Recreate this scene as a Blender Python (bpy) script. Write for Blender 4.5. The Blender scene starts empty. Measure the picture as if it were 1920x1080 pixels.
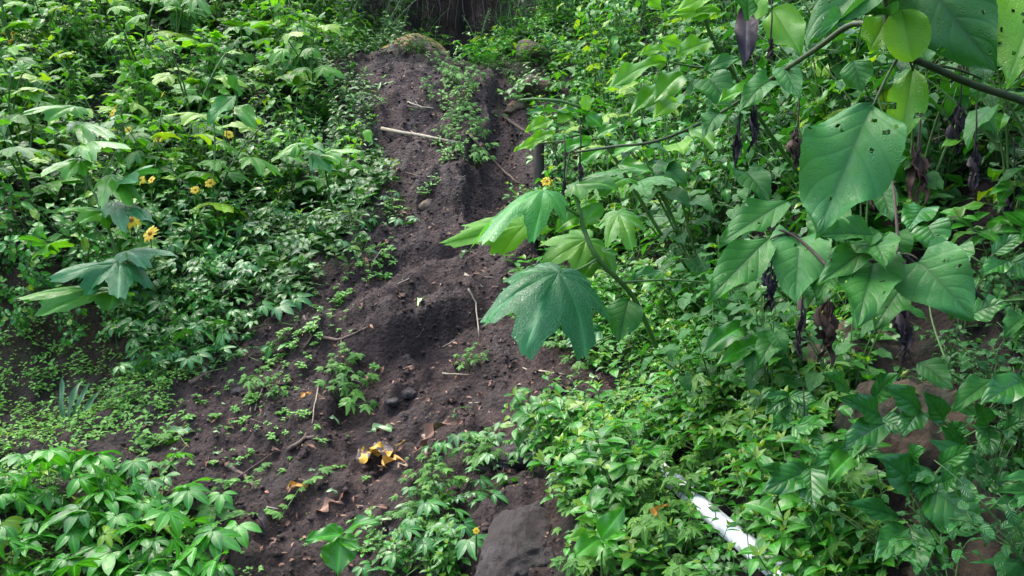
import bpy, math, random
import numpy as np
from mathutils import Vector, Matrix, Quaternion
R = math.radians
rng = np.random.default_rng(7)
random.seed(7)
scene = bpy.context.scene
COL = scene.collection

# ------------------------------------------------------------------ camera
FPX = 1598.0
PITCH = R(-3.0)
CAM = np.array([0.0, 0.0, 1.5])
cd = bpy.data.cameras.new('camera')
cam = bpy.data.objects.new('camera', cd)
COL.objects.link(cam)
cam.location = CAM
cam.rotation_euler = (R(90) + PITCH, 0, 0)
cd.sensor_width = 36
cd.lens = 36 * FPX / 1920
cd.clip_start = 0.05
cd.clip_end = 400
scene.camera = cam

# ------------------------------------------------------------------ light
SUN_EL, SUN_ROT = R(62), R(-60)
w = bpy.data.worlds.new('World')
scene.world = w
w.use_nodes = True
nt = w.node_tree
bg = nt.nodes['Background']
sky = nt.nodes.new('ShaderNodeTexSky')
sky.sky_type = 'NISHITA'
sky.sun_disc = False
sky.sun_elevation = SUN_EL
sky.sun_rotation = SUN_ROT
sky.dust_density = 3.0
sky.ozone_density = 1.0
nt.links.new(sky.outputs[0], bg.inputs[0])
bg.inputs[1].default_value = 0.15
sd = bpy.data.lights.new('sun', 'SUN')
sd.energy = 0.5
sd.angle = R(60)
sd.color = (1.0, 0.99, 0.96)
sun = bpy.data.objects.new('sun', sd)
COL.objects.link(sun)
# sky azimuth: rotation measured clockwise from +Y
sdir = Vector((math.sin(SUN_ROT) * math.cos(SUN_EL), math.cos(SUN_ROT) * math.cos(SUN_EL), math.sin(SUN_EL)))
sun.rotation_euler = (-sdir).to_track_quat('-Z', 'Y').to_euler()
scene.view_settings.view_transform = 'Standard'
scene.view_settings.look = 'None'
scene.view_settings.gamma = 1.0
scene.view_settings.exposure = 2.38

# ------------------------------------------------------------------ maths
FW = np.array([0, math.cos(PITCH), math.sin(PITCH)])
UP = np.array([0, -math.sin(PITCH), math.cos(PITCH)])
RT = np.array([1.0, 0, 0])

def P(u, v, d):
    """world point that stands d metres ahead, at photo pixel u,v"""
    return CAM + d * (FW + RT * (u - 960) / FPX + UP * (540 - v) / FPX)

def proj(p):
    q = np.asarray(p) - CAM
    d = q @ FW
    d = np.where(d > 1e-3, d, 1e-3)
    return 960 + FPX * (q @ RT) / d, 540 - FPX * (q @ UP) / d, d

_perm = np.random.default_rng(3).permutation(256)
_perm = np.concatenate([_perm, _perm])
_ga = np.random.default_rng(4).uniform(0, 2 * math.pi, 256)
_gx, _gy = np.cos(_ga), np.sin(_ga)

def perlin(x, y):
    xi = np.floor(x).astype(int); yi = np.floor(y).astype(int)
    xf = x - xi; yf = y - yi
    u = xf * xf * xf * (xf * (xf * 6 - 15) + 10)
    v = yf * yf * yf * (yf * (yf * 6 - 15) + 10)
    def g(ix, iy, dx, dy):
        h = _perm[(_perm[ix & 255] + iy) & 255]
        return _gx[h] * dx + _gy[h] * dy
    a = g(xi, yi, xf, yf); b = g(xi + 1, yi, xf - 1, yf)
    c = g(xi, yi + 1, xf, yf - 1); d = g(xi + 1, yi + 1, xf - 1, yf - 1)
    return (a + (b - a) * u) + ((c + (d - c) * u) - (a + (b - a) * u)) * v

def fbm(x, y, f, o):
    s = 0; a = 1
    for i in range(o):
        s = s + a * perlin(x * f + 17 * i, y * f - 9 * i); f *= 2.03; a *= 0.5
    return s

def inpoly(poly, u, v):
    u = np.asarray(u, float); v = np.asarray(v, float)
    c = np.zeros(u.shape, bool)
    n = len(poly); j = n - 1
    for i in range(n):
        xi, yi = poly[i]; xj, yj = poly[j]
        if yi != yj:
            t = ((yi > v) != (yj > v)) & (u < (xj - xi) * (v - yi) / (yj - yi) + xi)
            c ^= t
        j = i
    return c

# ------------------------------------------------------------------ materials
def newmat(name):
    m = bpy.data.materials.new(name)
    m.use_nodes = True
    n = m.node_tree
    return m, n, n.nodes['Principled BSDF'], n.nodes['Material Output']

def N(n, t, **k):
    x = n.nodes.new(t)
    for a, b in k.items():
        setattr(x, a, b)
    return x

def ramp(n, src, stops):
    r = N(n, 'ShaderNodeValToRGB')
    el = r.color_ramp.elements
    while len(el) < len(stops): el.new(0.5)
    for e, (p, c) in zip(el, stops):
        e.position = p; e.color = (*c, 1) if len(c) == 3 else c
    n.links.new(src, r.inputs[0])
    return r

def noise(n, scale, detail=4, rough=0.6, vec=None):
    t = N(n, 'ShaderNodeTexNoise')
    t.inputs['Scale'].default_value = scale
    t.inputs['Detail'].default_value = detail
    t.inputs['Roughness'].default_value = rough
    if vec is not None: n.links.new(vec, t.inputs['Vector'])
    return t

def mixc(n, fac, a, b, mode='MIX'):
    m = N(n, 'ShaderNodeMix', data_type='RGBA', blend_type=mode)
    for i, v in ((0, fac), (6, a), (7, b)):
        if isinstance(v, (int, float)): m.inputs[i].default_value = v
        elif isinstance(v, tuple): m.inputs[i].default_value = (*v, 1)
        else: n.links.new(v, m.inputs[i])
    return m.outputs[2]

def math_(n, op, a, b=None):
    m = N(n, 'ShaderNodeMath', operation=op)
    for i, v in ((0, a), (1, b)):
        if v is None: continue
        if isinstance(v, (int, float)): m.inputs[i].default_value = v
        else: n.links.new(v, m.inputs[i])
    return m.outputs[0]

def leafmat(name, ca, cb, cc=None, rough=0.32, trans=0.35, tcol=None, veins=0.5, veinfreq=0, spec=0.5, blotch=None, bump=0.3, net=0):
    """ca..cb: dark to light leaf colour by leaf; veins lighter; some light shines through"""
    if ca[1] > ca[0] and ca[1] > ca[2]:   # greens: keep them fresh
        ca = (ca[0] * .85, ca[1] * 1.08, ca[2] * .72); cb = (cb[0] * .88, cb[1] * 1.08, cb[2] * .72); spec *= .8
    m, n, b, out = newmat(name)
    at = N(n, 'ShaderNodeAttribute', attribute_name='leaf')
    sep = N(n, 'ShaderNodeSeparateColor')
    n.links.new(at.outputs['Color'], sep.inputs[0])
    U, V, Rn, vein = sep.outputs[0], sep.outputs[1], sep.outputs[2], at.outputs['Alpha']
    oi = N(n, 'ShaderNodeObjectInfo')
    r2 = math_(n, 'FRACT', math_(n, 'ADD', math_(n, 'MULTIPLY', oi.outputs['Random'], 0.7), math_(n, 'MULTIPLY', Rn, 1.0)))
    col = mixc(n, r2, ca, cb)
    if cc:
        f = math_(n, 'GREATER_THAN', Rn, 0.93)
        col = mixc(n, f, col, cc)
    tc = N(n, 'ShaderNodeTexCoord')
    nz = noise(n, 30, 3, 0.6, tc.outputs['Object'])
    col = mixc(n, math_(n, 'MULTIPLY', nz.outputs['Fac'], 0.45), col, tuple(c * 0.45 for c in ca))
    vm = math_(n, 'POWER', vein, 8.0)
    au = math_(n, 'ABSOLUTE', math_(n, 'SUBTRACT', math_(n, 'MULTIPLY', U, 2.0), 1.0))
    hgt = vm
    if veinfreq:
        s = math_(n, 'MULTIPLY', math_(n, 'SUBTRACT', V, math_(n, 'MULTIPLY', au, 0.28)), float(veinfreq))
        s = math_(n, 'FRACT', math_(n, 'ADD', s, 10.0))
        s = math_(n, 'ABSOLUTE', math_(n, 'SUBTRACT', math_(n, 'MULTIPLY', s, 2.0), 1.0))
        side = math_(n, 'POWER', s, 9.0)
        sw = math_(n, 'POWER', s, 2.0)
        vm = math_(n, 'MAXIMUM', vm, math_(n, 'MULTIPLY', side, 0.6))
        hgt = math_(n, 'MAXIMUM', sw, hgt)
    ny_ = noise(n, 5, 4, 0.6, tc.outputs['Object'])
    fy = ramp(n, ny_.outputs['Fac'], [(0.5, (0, 0, 0)), (0.75, (0.45, 0.45, 0.45))])
    col = mixc(n, fy.outputs[0], col, (cb[0] * 1.7, cb[1] * 1.1, cb[2] * .6))
    if net:
        vt = N(n, 'ShaderNodeTexVoronoi', feature='DISTANCE_TO_EDGE'); vt.inputs['Scale'].default_value = net
        n.links.new(tc.outputs['Object'], vt.inputs['Vector'])
        nr_ = ramp(n, vt.outputs['Distance'], [(0.0, (1, 1, 1)), (0.14, (0, 0, 0))])
        vm = math_(n, 'MAXIMUM', vm, math_(n, 'MULTIPLY', nr_.outputs[0], 0.35))
        hgt = math_(n, 'MAXIMUM', hgt, math_(n, 'MULTIPLY', nr_.outputs[0], 0.6))
    if veins < 0: col = mixc(n, math_(n, 'MULTIPLY', vm, -veins), col, tuple(c * 0.35 for c in ca))
    else: col = mixc(n, math_(n, 'MULTIPLY', vm, veins), col, tuple(min(1, c * 1.9 + 0.02) for c in cb))
    if blotch:
        nb = noise(n, 26, 4, 0.6, tc.outputs['Object'])
        f = ramp(n, nb.outputs['Fac'], [(0.46, (0, 0, 0)), (0.50, (1, 1, 1))])
        col = mixc(n, f.outputs[0], col, blotch)
    n.links.new(col, b.inputs['Base Color'])
    b.inputs['Roughness'].default_value = rough
    nr = noise(n, 55, 2, 0.5, tc.outputs['Object'])
    rr = N(n, 'ShaderNodeMapRange')
    rr.inputs[1].default_value = 0.3; rr.inputs[2].default_value = 0.7
    rr.inputs[3].default_value = max(0.12, rough - 0.12); rr.inputs[4].default_value = rough + 0.22
    n.links.new(nr.outputs['Fac'], rr.inputs[0]); n.links.new(rr.outputs[0], b.inputs['Roughness'])
    b.inputs['Specular IOR Level'].default_value = spec
    bp = N(n, 'ShaderNodeBump')
    bp.inputs['Strength'].default_value = bump
    bp.inputs['Distance'].default_value = 0.004
    hh = math_(n, 'ADD', math_(n, 'MULTIPLY', hgt, -1.0), math_(n, 'MULTIPLY', nr.outputs['Fac'], 0.8))
    n.links.new(hh, bp.inputs['Height'])
    n.links.new(bp.outputs[0], b.inputs['Normal'])
    if trans:
        tr = N(n, 'ShaderNodeBsdfTranslucent')
        tcx = mixc(n, 1.0, col, tcol or (1.6, 1.5, 0.55), 'MULTIPLY')
        n.links.new(tcx, tr.inputs['Color'])
        mx = N(n, 'ShaderNodeMixShader')
        mx.inputs[0].default_value = trans
        n.links.new(b.outputs[0], mx.inputs[1]); n.links.new(tr.outputs[0], mx.inputs[2])
        n.links.new(mx.outputs[0], out.inputs[0])
    return m

def plainmat(name, ca, cb, scale=20, rough=0.8, bump=0.4, dist=0.01, spec=0.3, stretch=None):
    m, n, b, out = newmat(name)
    tc = N(n, 'ShaderNodeTexCoord')
    vec = tc.outputs['Object']
    if stretch:
        mp = N(n, 'ShaderNodeMapping'); mp.inputs['Scale'].default_value = stretch
        n.links.new(vec, mp.inputs[0]); vec = mp.outputs[0]
    nz = noise(n, scale, 6, 0.65, vec)
    r = ramp(n, nz.outputs['Fac'], [(0.32, ca), (0.68, cb)])
    n.links.new(r.outputs[0], b.inputs['Base Color'])
    b.inputs['Roughness'].default_value = rough
    b.inputs['Specular IOR Level'].default_value = spec
    bp = N(n, 'ShaderNodeBump'); bp.inputs['Strength'].default_value = bump; bp.inputs['Distance'].default_value = dist
    n.links.new(nz.outputs['Fac'], bp.inputs['Height']); n.links.new(bp.outputs[0], b.inputs['Normal'])
    return m

M = {}
M['herb'] = leafmat('herb_leaf', (0.026, 0.13, 0.018), (0.075, 0.29, 0.028), (0.22, 0.36, 0.04), rough=0.29, trans=0.34, spec=0.6)
M['cover'] = leafmat('ground_cover_leaf', (0.014, 0.065, 0.012), (0.042, 0.17, 0.022), (0.12, 0.24, 0.03), rough=0.34, trans=0.3, spec=0.45)  # darkened so the colour supplies shade between leaf layers
M['creeper'] = leafmat('creeper_leaf', (0.028, 0.11, 0.030), (0.06, 0.21, 0.040), rough=0.28, trans=0.22, spec=0.6)
M['lobed'] = leafmat('lobed_leaf', (0.035, 0.15, 0.020), (0.11, 0.30, 0.030), (0.24, 0.42, 0.02), rough=0.32, trans=0.38, veins=0.35, bump=0.5)
M['bright'] = leafmat('bright_leaf', (0.09, 0.27, 0.03), (0.19, 0.42, 0.03), rough=0.42, trans=0.45, veins=-0.3, net=150)
M['heart'] = leafmat('heart_leaf', (0.022, 0.115, 0.026), (0.045, 0.19, 0.036), rough=0.46, trans=0.28, veins=-0.7, veinfreq=6, bump=0.32, spec=0.38, net=190)
M['heartpale'] = leafmat('pale_heart_leaf', (0.045, 0.18, 0.060), (0.065, 0.23, 0.065), rough=0.48, trans=0.25, veins=-0.6, veinfreq=6, bump=0.32, spec=0.35, net=170)
M['shine'] = leafmat('dark_shining_lobed_leaf', (0.030, 0.14, 0.060), (0.042, 0.17, 0.072), rough=0.30, trans=0.28, veins=0.5, bump=0.4, net=120, spec=0.45)
M['paleshine'] = leafmat('pale_shining_lobed_leaf', (0.075, 0.27, 0.07), (0.10, 0.31, 0.09), rough=0.30, trans=0.4, veins=0.4, bump=0.4, net=120, spec=0.5)
M['glossy'] = leafmat('glossy_leaf', (0.020, 0.105, 0.026), (0.042, 0.18, 0.034), rough=0.32, trans=0.15, veins=-0.5, veinfreq=6, bump=0.45, spec=0.5)
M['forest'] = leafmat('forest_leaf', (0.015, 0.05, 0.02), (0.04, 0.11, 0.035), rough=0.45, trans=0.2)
M['fern'] = leafmat('feathery_leaf', (0.06, 0.16, 0.03), (0.13, 0.28, 0.05), rough=0.5, trans=0.35)
M['seed'] = leafmat('seedling_leaf', (0.09, 0.24, 0.05), (0.22, 0.42, 0.10), rough=0.4, trans=0.35)
M['stem'] = plainmat('green_stem', (0.05, 0.12, 0.03), (0.11, 0.2, 0.05), 30, 0.5, 0.2, 0.002)
M['darkstem'] = plainmat('brown_stem', (0.03, 0.022, 0.018), (0.08, 0.06, 0.045), 40, 0.8, 0.6, 0.003)
M['branch'] = plainmat('green_brown_branch', (0.025, 0.045, 0.016), (0.07, 0.10, 0.035), 30, 0.6, 0.4, 0.002)
M['bark'] = plainmat('bark', (0.016, 0.014, 0.012), (0.06, 0.05, 0.04), 14, 0.9, 0.9, 0.02, stretch=(1, 1, 0.2))
M['wither'] = leafmat('withered_leaf', (0.012, 0.011, 0.014), (0.036, 0.031, 0.035), rough=0.7, trans=0.0, spec=0.2)
M['wither2'] = leafmat('brown_withered_leaf', (0.03, 0.022, 0.018), (0.075, 0.05, 0.038), rough=0.7, trans=0.0, spec=0.2)
M['litter'] = leafmat('leaf_litter', (0.09, 0.048, 0.030), (0.30, 0.17, 0.11), (0.42, 0.30, 0.19), rough=0.6, trans=0.0, spec=0.3, tcol=(1, 1, 1))
M['yellowleaf'] = leafmat('yellow_fallen_leaf', (0.50, 0.28, 0.006), (0.60, 0.35, 0.008), rough=0.5, trans=0.1, blotch=(0.06, 0.04, 0.035), tcol=(1, 1, 1))
M['paleleaf'] = leafmat('pale_fallen_leaf', (0.30, 0.38, 0.24), (0.45, 0.52, 0.36), rough=0.45, trans=0.1, tcol=(1, 1, 1))
M['orangeleaf'] = leafmat('orange_leaf', (0.55, 0.24, 0.03), (0.6, 0.3, 0.05), rough=0.5, trans=0.1, tcol=(1, 1, 1))
M['petal'] = leafmat('yellow_petal', (0.60, 0.46, 0.002), (0.66, 0.52, 0.003), rough=0.55, trans=0.2, tcol=(1, 1, 0.8), veins=0)
M['disc'] = plainmat('flower_disc', (0.30, 0.12, 0.01), (0.5, 0.24, 0.02), 200, 0.8, 0.5, 0.002)
M['blade'] = plainmat('fleshy_blade', (0.05, 0.14, 0.04), (0.12, 0.25, 0.09), 12, 0.4, 0.2, 0.002, 0.5)
M['stick'] = plainmat('dry_stick', (0.22, 0.18, 0.12), (0.42, 0.36, 0.25), 20, 0.75, 0.5, 0.003, stretch=(1, 1, 1))
M['root'] = plainmat('root', (0.06, 0.04, 0.03), (0.2, 0.14, 0.1), 25, 0.8, 0.5, 0.003)

def rockmat(name, ca, cb, moss, mossamt):
    m, n, b, out = newmat(name)
    tc = N(n, 'ShaderNodeTexCoord')
    nz = noise(n, 9, 10, 0.78, tc.outputs['Object'])
    r = ramp(n, nz.outputs['Fac'], [(0.36, ca), (0.64, cb)])
    n2 = noise(n, 2.3, 6, 0.7, tc.outputs['Object'])
    f = ramp(n, n2.outputs['Fac'], [(mossamt, (1, 1, 1)), (mossamt + 0.12, (0, 0, 0))])
    col = mixc(n, f.outputs[0], r.outputs[0], moss)
    n.links.new(col, b.inputs['Base Color'])
    b.inputs['Roughness'].default_value = 0.75
    bp = N(n, 'ShaderNodeBump'); bp.inputs['Strength'].default_value = 0.9; bp.inputs['Distance'].default_value = 0.06
    n3 = noise(n, 14, 12, 0.75, tc.outputs['Object'])
    n.links.new(n3.outputs['Fac'], bp.inputs['Height']); n.links.new(bp.outputs[0], b.inputs['Normal'])
    return m
M['brownrock'] = rockmat('brown_rock', (0.035, 0.022, 0.012), (0.15, 0.095, 0.052), (0.022, 0.032, 0.01), 0.40)
M['mossrock'] = rockmat('mossy_rock', (0.07, 0.045, 0.03), (0.20, 0.13, 0.08), (0.26, 0.17, 0.025), 0.44)
M['mudrock'] = rockmat('muddy_rock', (0.012, 0.010, 0.009), (0.085, 0.070, 0.062), (0.040, 0.028, 0.022), 0.45)
M['tanrock'] = rockmat('tan_rock', (0.16, 0.11, 0.07), (0.30, 0.21, 0.14), (0.07, 0.05, 0.035), 0.38)
M['pipe'] = rockmat('white_pvc', (0.62, 0.63, 0.63), (0.75, 0.76, 0.76), (0.30, 0.25, 0.2), 0.28)
M['pipe'].node_tree.nodes['Bump'].inputs['Strength'].default_value = 0.1
M['pipe'].node_tree.nodes['Bump'].inputs['Distance'].default_value = 0.003


def soilmat():
    m, n, b, out = newmat('soil')
    tc = N(n, 'ShaderNodeTexCoord')
    o = tc.outputs['Object']
    n1 = noise(n, 2.2, 8, 0.72, o); n2 = noise(n, 22, 8, 0.75, o); n3 = noise(n, 90, 5, 0.7, o)
    c = ramp(n, n1.outputs['Fac'], [(0.3, (0.016, 0.010, 0.0075)), (0.5, (0.043, 0.0275, 0.022)), (0.68, (0.078, 0.052, 0.043))])
    c2 = ramp(n, n2.outputs['Fac'], [(0.3, (0.35, 0.33, 0.33)), (0.5, (1, 1, 1)), (0.75, (1.5, 1.45, 1.4))])
    col = mixc(n, 1.0, c.outputs[0], c2.outputs[0], 'MULTIPLY')
    vo = N(n, 'ShaderNodeTexVoronoi'); vo.inputs['Scale'].default_value = 45
    n.links.new(o, vo.inputs['Vector'])
    # the older bank at the left is paler, browner and mossy: marked per vertex
    at = N(n, 'ShaderNodeAttribute', attribute_name='bank')
    bk = ramp(n, n2.outputs['Fac'], [(0.3, (0.03, 0.022, 0.012)), (0.7, (0.085, 0.058, 0.032))])
    mo = noise(n, 5, 6, 0.75, o)
    mf = ramp(n, mo.outputs['Fac'], [(0.53, (0, 0, 0)), (0.66, (1, 1, 1))])
    bkc = mixc(n, mf.outputs[0], bk.outputs[0], (0.028, 0.045, 0.012))
    col = mixc(n, at.outputs['Fac'], col, bkc)
    ad = N(n, 'ShaderNodeAttribute', attribute_name='humus_shade')  # humus under plants, with the shade of the gaps painted into its colour
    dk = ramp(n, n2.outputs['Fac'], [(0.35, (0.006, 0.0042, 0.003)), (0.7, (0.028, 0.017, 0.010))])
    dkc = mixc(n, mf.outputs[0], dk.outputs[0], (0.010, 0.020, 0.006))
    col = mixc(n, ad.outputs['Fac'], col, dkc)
    n.links.new(col, b.inputs['Base Color'])
    rr = ramp(n, n1.outputs['Fac'], [(0.35, (0.5, 0.5, 0.5)), (0.6, (0.9, 0.9, 0.9))]); n.links.new(rr.outputs[0], b.inputs['Roughness'])
    b.inputs['Specular IOR Level'].default_value = 0.3
    h = math_(n, 'ADD', n2.outputs['Fac'], math_(n, 'MULTIPLY', n3.outputs['Fac'], 0.4))
    h = math_(n, 'SUBTRACT', h, math_(n, 'MULTIPLY', vo.outputs['Distance'], 0.5))
    bp = N(n, 'ShaderNodeBump'); bp.inputs['Strength'].default_value = 1.0; bp.inputs['Distance'].default_value = 0.03
    n.links.new(h, bp.inputs['Height']); n.links.new(bp.outputs[0], b.inputs['Normal'])
    return m
M['soil'] = soilmat()
M['crumb'] = plainmat('soil_crumb', (0.022, 0.014, 0.011), (0.065, 0.043, 0.035), 30, 0.9, 0.8, 0.01)

# ------------------------------------------------------------------ object helpers
def tag(o, label=None, cat=None, group=None, kind=None):
    if label: o['label'] = label
    if cat: o['category'] = cat
    if group: o['group'] = group
    if kind: o['kind'] = kind
    return o

class MB:
    """collects pieces with leaf attributes, makes ONE mesh"""
    def __init__(s):
        s.v = []; s.f = []; s.a = []; s.mi = []; s.n = 0
    def add(s, v, f, a=None, mi=0):
        v = np.asarray(v, float)
        if a is None: a = np.tile([0.5, 0.5, 0.5, 0.0], (len(v), 1))
        s.v.append(v); s.a.append(a)
        for q in f: s.f.append(tuple(i + s.n for i in q)); s.mi.append(mi)
        s.n += len(v)
    def mesh(s, name, mats, smooth=True):
        me = bpy.data.meshes.new(name)
        v = np.concatenate(s.v)
        me.from_pydata(v.tolist(), [], s.f)
        at = me.attributes.new('leaf', 'FLOAT_COLOR', 'POINT')
        at.data.foreach_set('color', np.concatenate(s.a).astype(np.float32).ravel())
        for m in mats: me.materials.append(m)
        if len(mats) > 1: me.polygons.foreach_set('material_index', s.mi)
        me.polygons.foreach_set('use_smooth', [smooth] * len(s.f))
        me.update()
        return me

def link(name, me, parent=None, mat=None):
    o = bpy.data.objects.new(name, me)
    COL.objects.link(o)
    if parent is not None: o.parent = parent
    if mat is not None: o.matrix_local = mat
    return o

def tube(mb, pts, r0, r1, n=6, mi=0):
    pts = [np.asarray(p, float) for p in pts]
    vs = []; prev = None
    for i, p in enumerate(pts):
        t = pts[min(i + 1, len(pts) - 1)] - pts[max(i - 1, 0)]
        t = t / (np.linalg.norm(t) + 1e-9)
        if prev is None:
            a = np.cross(t, [0.3, 0.1, 1]) if abs(t[2]) < 0.95 else np.cross(t, [1, 0, 0])
        else:
            a = prev - t * (prev @ t)
        a = a / (np.linalg.norm(a) + 1e-9); prev = a
        b = np.cross(t, a)
        r = r0 + (r1 - r0) * i / (len(pts) - 1)
        for k in range(n):
            th = 2 * math.pi * k / n
            vs.append(p + r * (a * math.cos(th) + b * math.sin(th)))
    f = []
    for i in range(len(pts) - 1):
        for k in range(n):
            f.append((i * n + k, i * n + (k + 1) % n, (i + 1) * n + (k + 1) % n, (i + 1) * n + k))
    m = len(pts) - 1
    f.append(tuple(range(n))[::-1]); f.append(tuple(m * n + k for k in range(n)))
    mb.add(vs, f, mi=mi)

def bez(a, b, c, n=8):
    a, b, c = map(lambda q: np.asarray(q, float), (a, b, c))
    return [(1 - t) ** 2 * a + 2 * t * (1 - t) * b + t * t * c for t in np.linspace(0, 1, n)]

# ------------------------------------------------------------------ leaf shapes (unit length along +Y, top side +Z)
def prof(kind, t):
    if kind == 'ovate': return 0.60 * np.sin(math.pi * t ** 0.76) ** 0.75 * (1 - 0.28 * t ** 3)
    if kind == 'ellip': return 0.42 * np.sin(math.pi * t ** 0.9) ** 0.75
    if kind == 'lance': return 0.26 * np.sin(math.pi * t ** 0.75) ** 0.9
    if kind == 'heart': return 0.80 * np.sin(math.pi * (0.10 + 0.90 * t) ** 0.66) ** 0.80 * (1 - 0.30 * t ** 3)
    if kind == 'round': return 0.62 * np.sqrt(np.clip(1 - (2 * t - 1) ** 2, 0, 1))

def leaf(kind='ovate', nl=6, nw=2, fold=0.25, droop=0.5, wave=0.0, width=1.0, holes=0, r=None, serr=0.0, bites=0):
    """-> verts, faces, uv-ish array. nw = quads per half"""
    r = r or random
    t = np.linspace(0, 1, nl + 1)
    w_ = prof(kind, np.clip(t, 0.0, 1)) * width * 0.5
    w_[-1] = 0.0
    if kind != 'heart': w_[0] = 0.004
    s = np.linspace(-1, 1, 2 * nw + 1)
    T, S = np.meshgrid(t, s, indexing='ij')
    W = np.repeat(w_[:, None], len(s), 1)
    if serr:
        W = W * (1 + serr * np.where(np.abs(S) > 0.95, ((np.arange(nl + 1) % 2) * 2 - 1)[:, None], 0))
    ang = droop * T
    arc = np.where(droop == 0, T, np.sin(ang) / (droop if droop else 1))
    zc = -(1 - np.cos(ang)) / (droop if droop else 1)
    X = S * W * np.cos(fold)
    Y = arc
    Z = zc + np.abs(S) * W * math.sin(fold)
    if kind == 'heart':
        Y = Y - 0.16 * np.abs(S) ** 1.5 * (1 - T) ** 3
    elif kind in ('ovate', 'ellip', 'lance'):
        Y = Y + 0.06 * np.abs(S) * (1 - T) * np.sin(math.pi * T)
    if wave:
        ph = r.random() * 6
        Z = Z + wave * np.abs(S) ** 2 * np.sin(T * 11 + ph + S * 2) * 0.12 + wave * 0.05 * np.sin(T * 5 + ph)
    V = np.stack([X, Y, Z], -1).reshape(-1, 3)
    A = np.stack([(S + 1) / 2, T, np.full_like(T, r.random()), 1 - np.abs(S)], -1).reshape(-1, 4)
    nc = len(s)
    quads = [(i * nc + j, i * nc + j + 1, (i + 1) * nc + j + 1, (i + 1) * nc + j) for i in range(nl) for j in range(nc - 1)]
    if holes:
        kill = set()
        for _ in range(holes):
            i = r.randint(2, nl - 3); j = r.choice([q for q in range(1, nc - 2)])
            kill.add(i * (nc - 1) + j)
            if r.random() < 0.4: kill.add(i * (nc - 1) + min(j + 1, nc - 3))
        quads = [q for k, q in enumerate(quads) if k not in kill]
    if bites:
        kill = set()
        for _ in range(bites):
            i0 = r.randint(nl // 3, nl - 3); sd_ = r.choice([0, 1]); dep = r.randint(1, max(1, nw // 2))
            for i in range(i0, i0 + r.randint(1, 3)):
                for j in range(dep):
                    jj = j if sd_ == 0 else nc - 2 - j
                    kill.add((i, jj))
        quads = [q for q in quads if (q[0] // nc, q[0] % nc) not in kill]
    return V, quads, A

def lobed(n=45, rings=4, droop=0.5, ripple=0.06, serr=0.05, r=None, lobes=5, sinus=0.76):
    r = r or random
    if lobes == 5: tips = [(-125, .45), (-92, .62), (-45, .88), (0, 1.05), (45, .88), (92, .62), (125, .45)]
    else: tips = [(-120, .45), (-55, .85), (0, 1.05), (55, .85), (120, .45)]
    tips = [(a + r.uniform(-5, 5), l * r.uniform(.9, 1.08)) for a, l in tips]
    knots = [(-180, .10)]
    for i, (a, l) in enumerate(tips):
        if i: knots.append(((a + tips[i - 1][0]) / 2, min(l, tips[i - 1][1]) * (sinus if i not in (1, len(tips) - 1) else (sinus + 1) / 2)))
        knots.append((a, l))
    knots.append((180, .10))
    ka = [k[0] for k in knots]; kl = [k[1] for k in knots]
    th = np.unique(np.concatenate([np.linspace(-180, 180, n), ka]))[:-1]
    n = len(th)
    rad = np.interp(th, ka, kl)
    for a_, l_ in tips:
        t_ = np.abs(th - a_); rad = np.where((t_ > 1) & (t_ < 16), np.maximum(rad, rad + l_ * .07 * np.sin(np.clip(t_ / 16, 0, 1) * math.pi)), rad)
    # lobes bulge a little, then narrow to a point
    veinw = np.zeros(n)
    for a, l in tips: veinw = np.maximum(veinw, 1 - np.minimum(1, np.abs(th - a) / 20))
    isk = np.isin(th, [t_[0] for t_ in tips])
    rad = rad * (1 + np.where(isk, 0, serr * (np.arange(n) % 2 * 2 - 1)))
    V = [(0, 0, 0)]; A = [(0.5, 0, 0, 1)]; rn = r.random()
    ph = r.random() * 6
    for k in range(1, rings + 1):
        q = k / rings
        for i in range(n):
            a = math.radians(th[i]); rr = rad[i] * q
            x = rr * math.sin(a); y = rr * math.cos(a)
            z = -droop * rr * rr * 0.55 - droop * 0.5 * abs(x) * rr + ripple * (1 - veinw[i]) * rr + 0.03 * math.sin(ph + rr * 9 + i * 0.7) * rr
            V.append((x, y, z)); A.append((0.5 + x / 2, q, 0, veinw[i]))
    A = np.array(A); A[:, 2] = rn
    F = [(0, 1 + (i + 1) % n, 1 + i) for i in range(n)]
    for k in range(rings - 1):
        b0 = 1 + k * n; b1 = b0 + n
        for i in range(n): F.append((b0 + i, b0 + (i + 1) % n, b1 + (i + 1) % n, b1 + i))
    return np.array(V), F, A

def frame(d, up=(0, 0, 1)):
    """rotation whose +Y is d and whose +Z leans to up"""
    d = np.asarray(d, float); d = d / (np.linalg.norm(d) + 1e-9)
    u = np.asarray(up, float); u = u - d * (u @ d)
    if np.linalg.norm(u) < 1e-4: u = np.array([0, -1.0, 0.01]); u = u - d * (u @ d)
    u = u / np.linalg.norm(u)
    x = np.cross(d, u)
    return np.stack([x, d, u], 1)

def put(mb, lf, pos, d, up=(0, 0, 1), size=0.1, mi=0, rn=None):
    V, F, A = lf
    Rm = frame(d, up)
    v = (V * size) @ Rm.T + np.asarray(pos)
    if rn is not None:
        A = A.copy(); A[:, 2] = rn
    mb.add(v, F, A, mi)

def rdir(az, el):
    return np.array([math.cos(az) * math.cos(el), math.sin(az) * math.cos(el), math.sin(el)])

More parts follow.
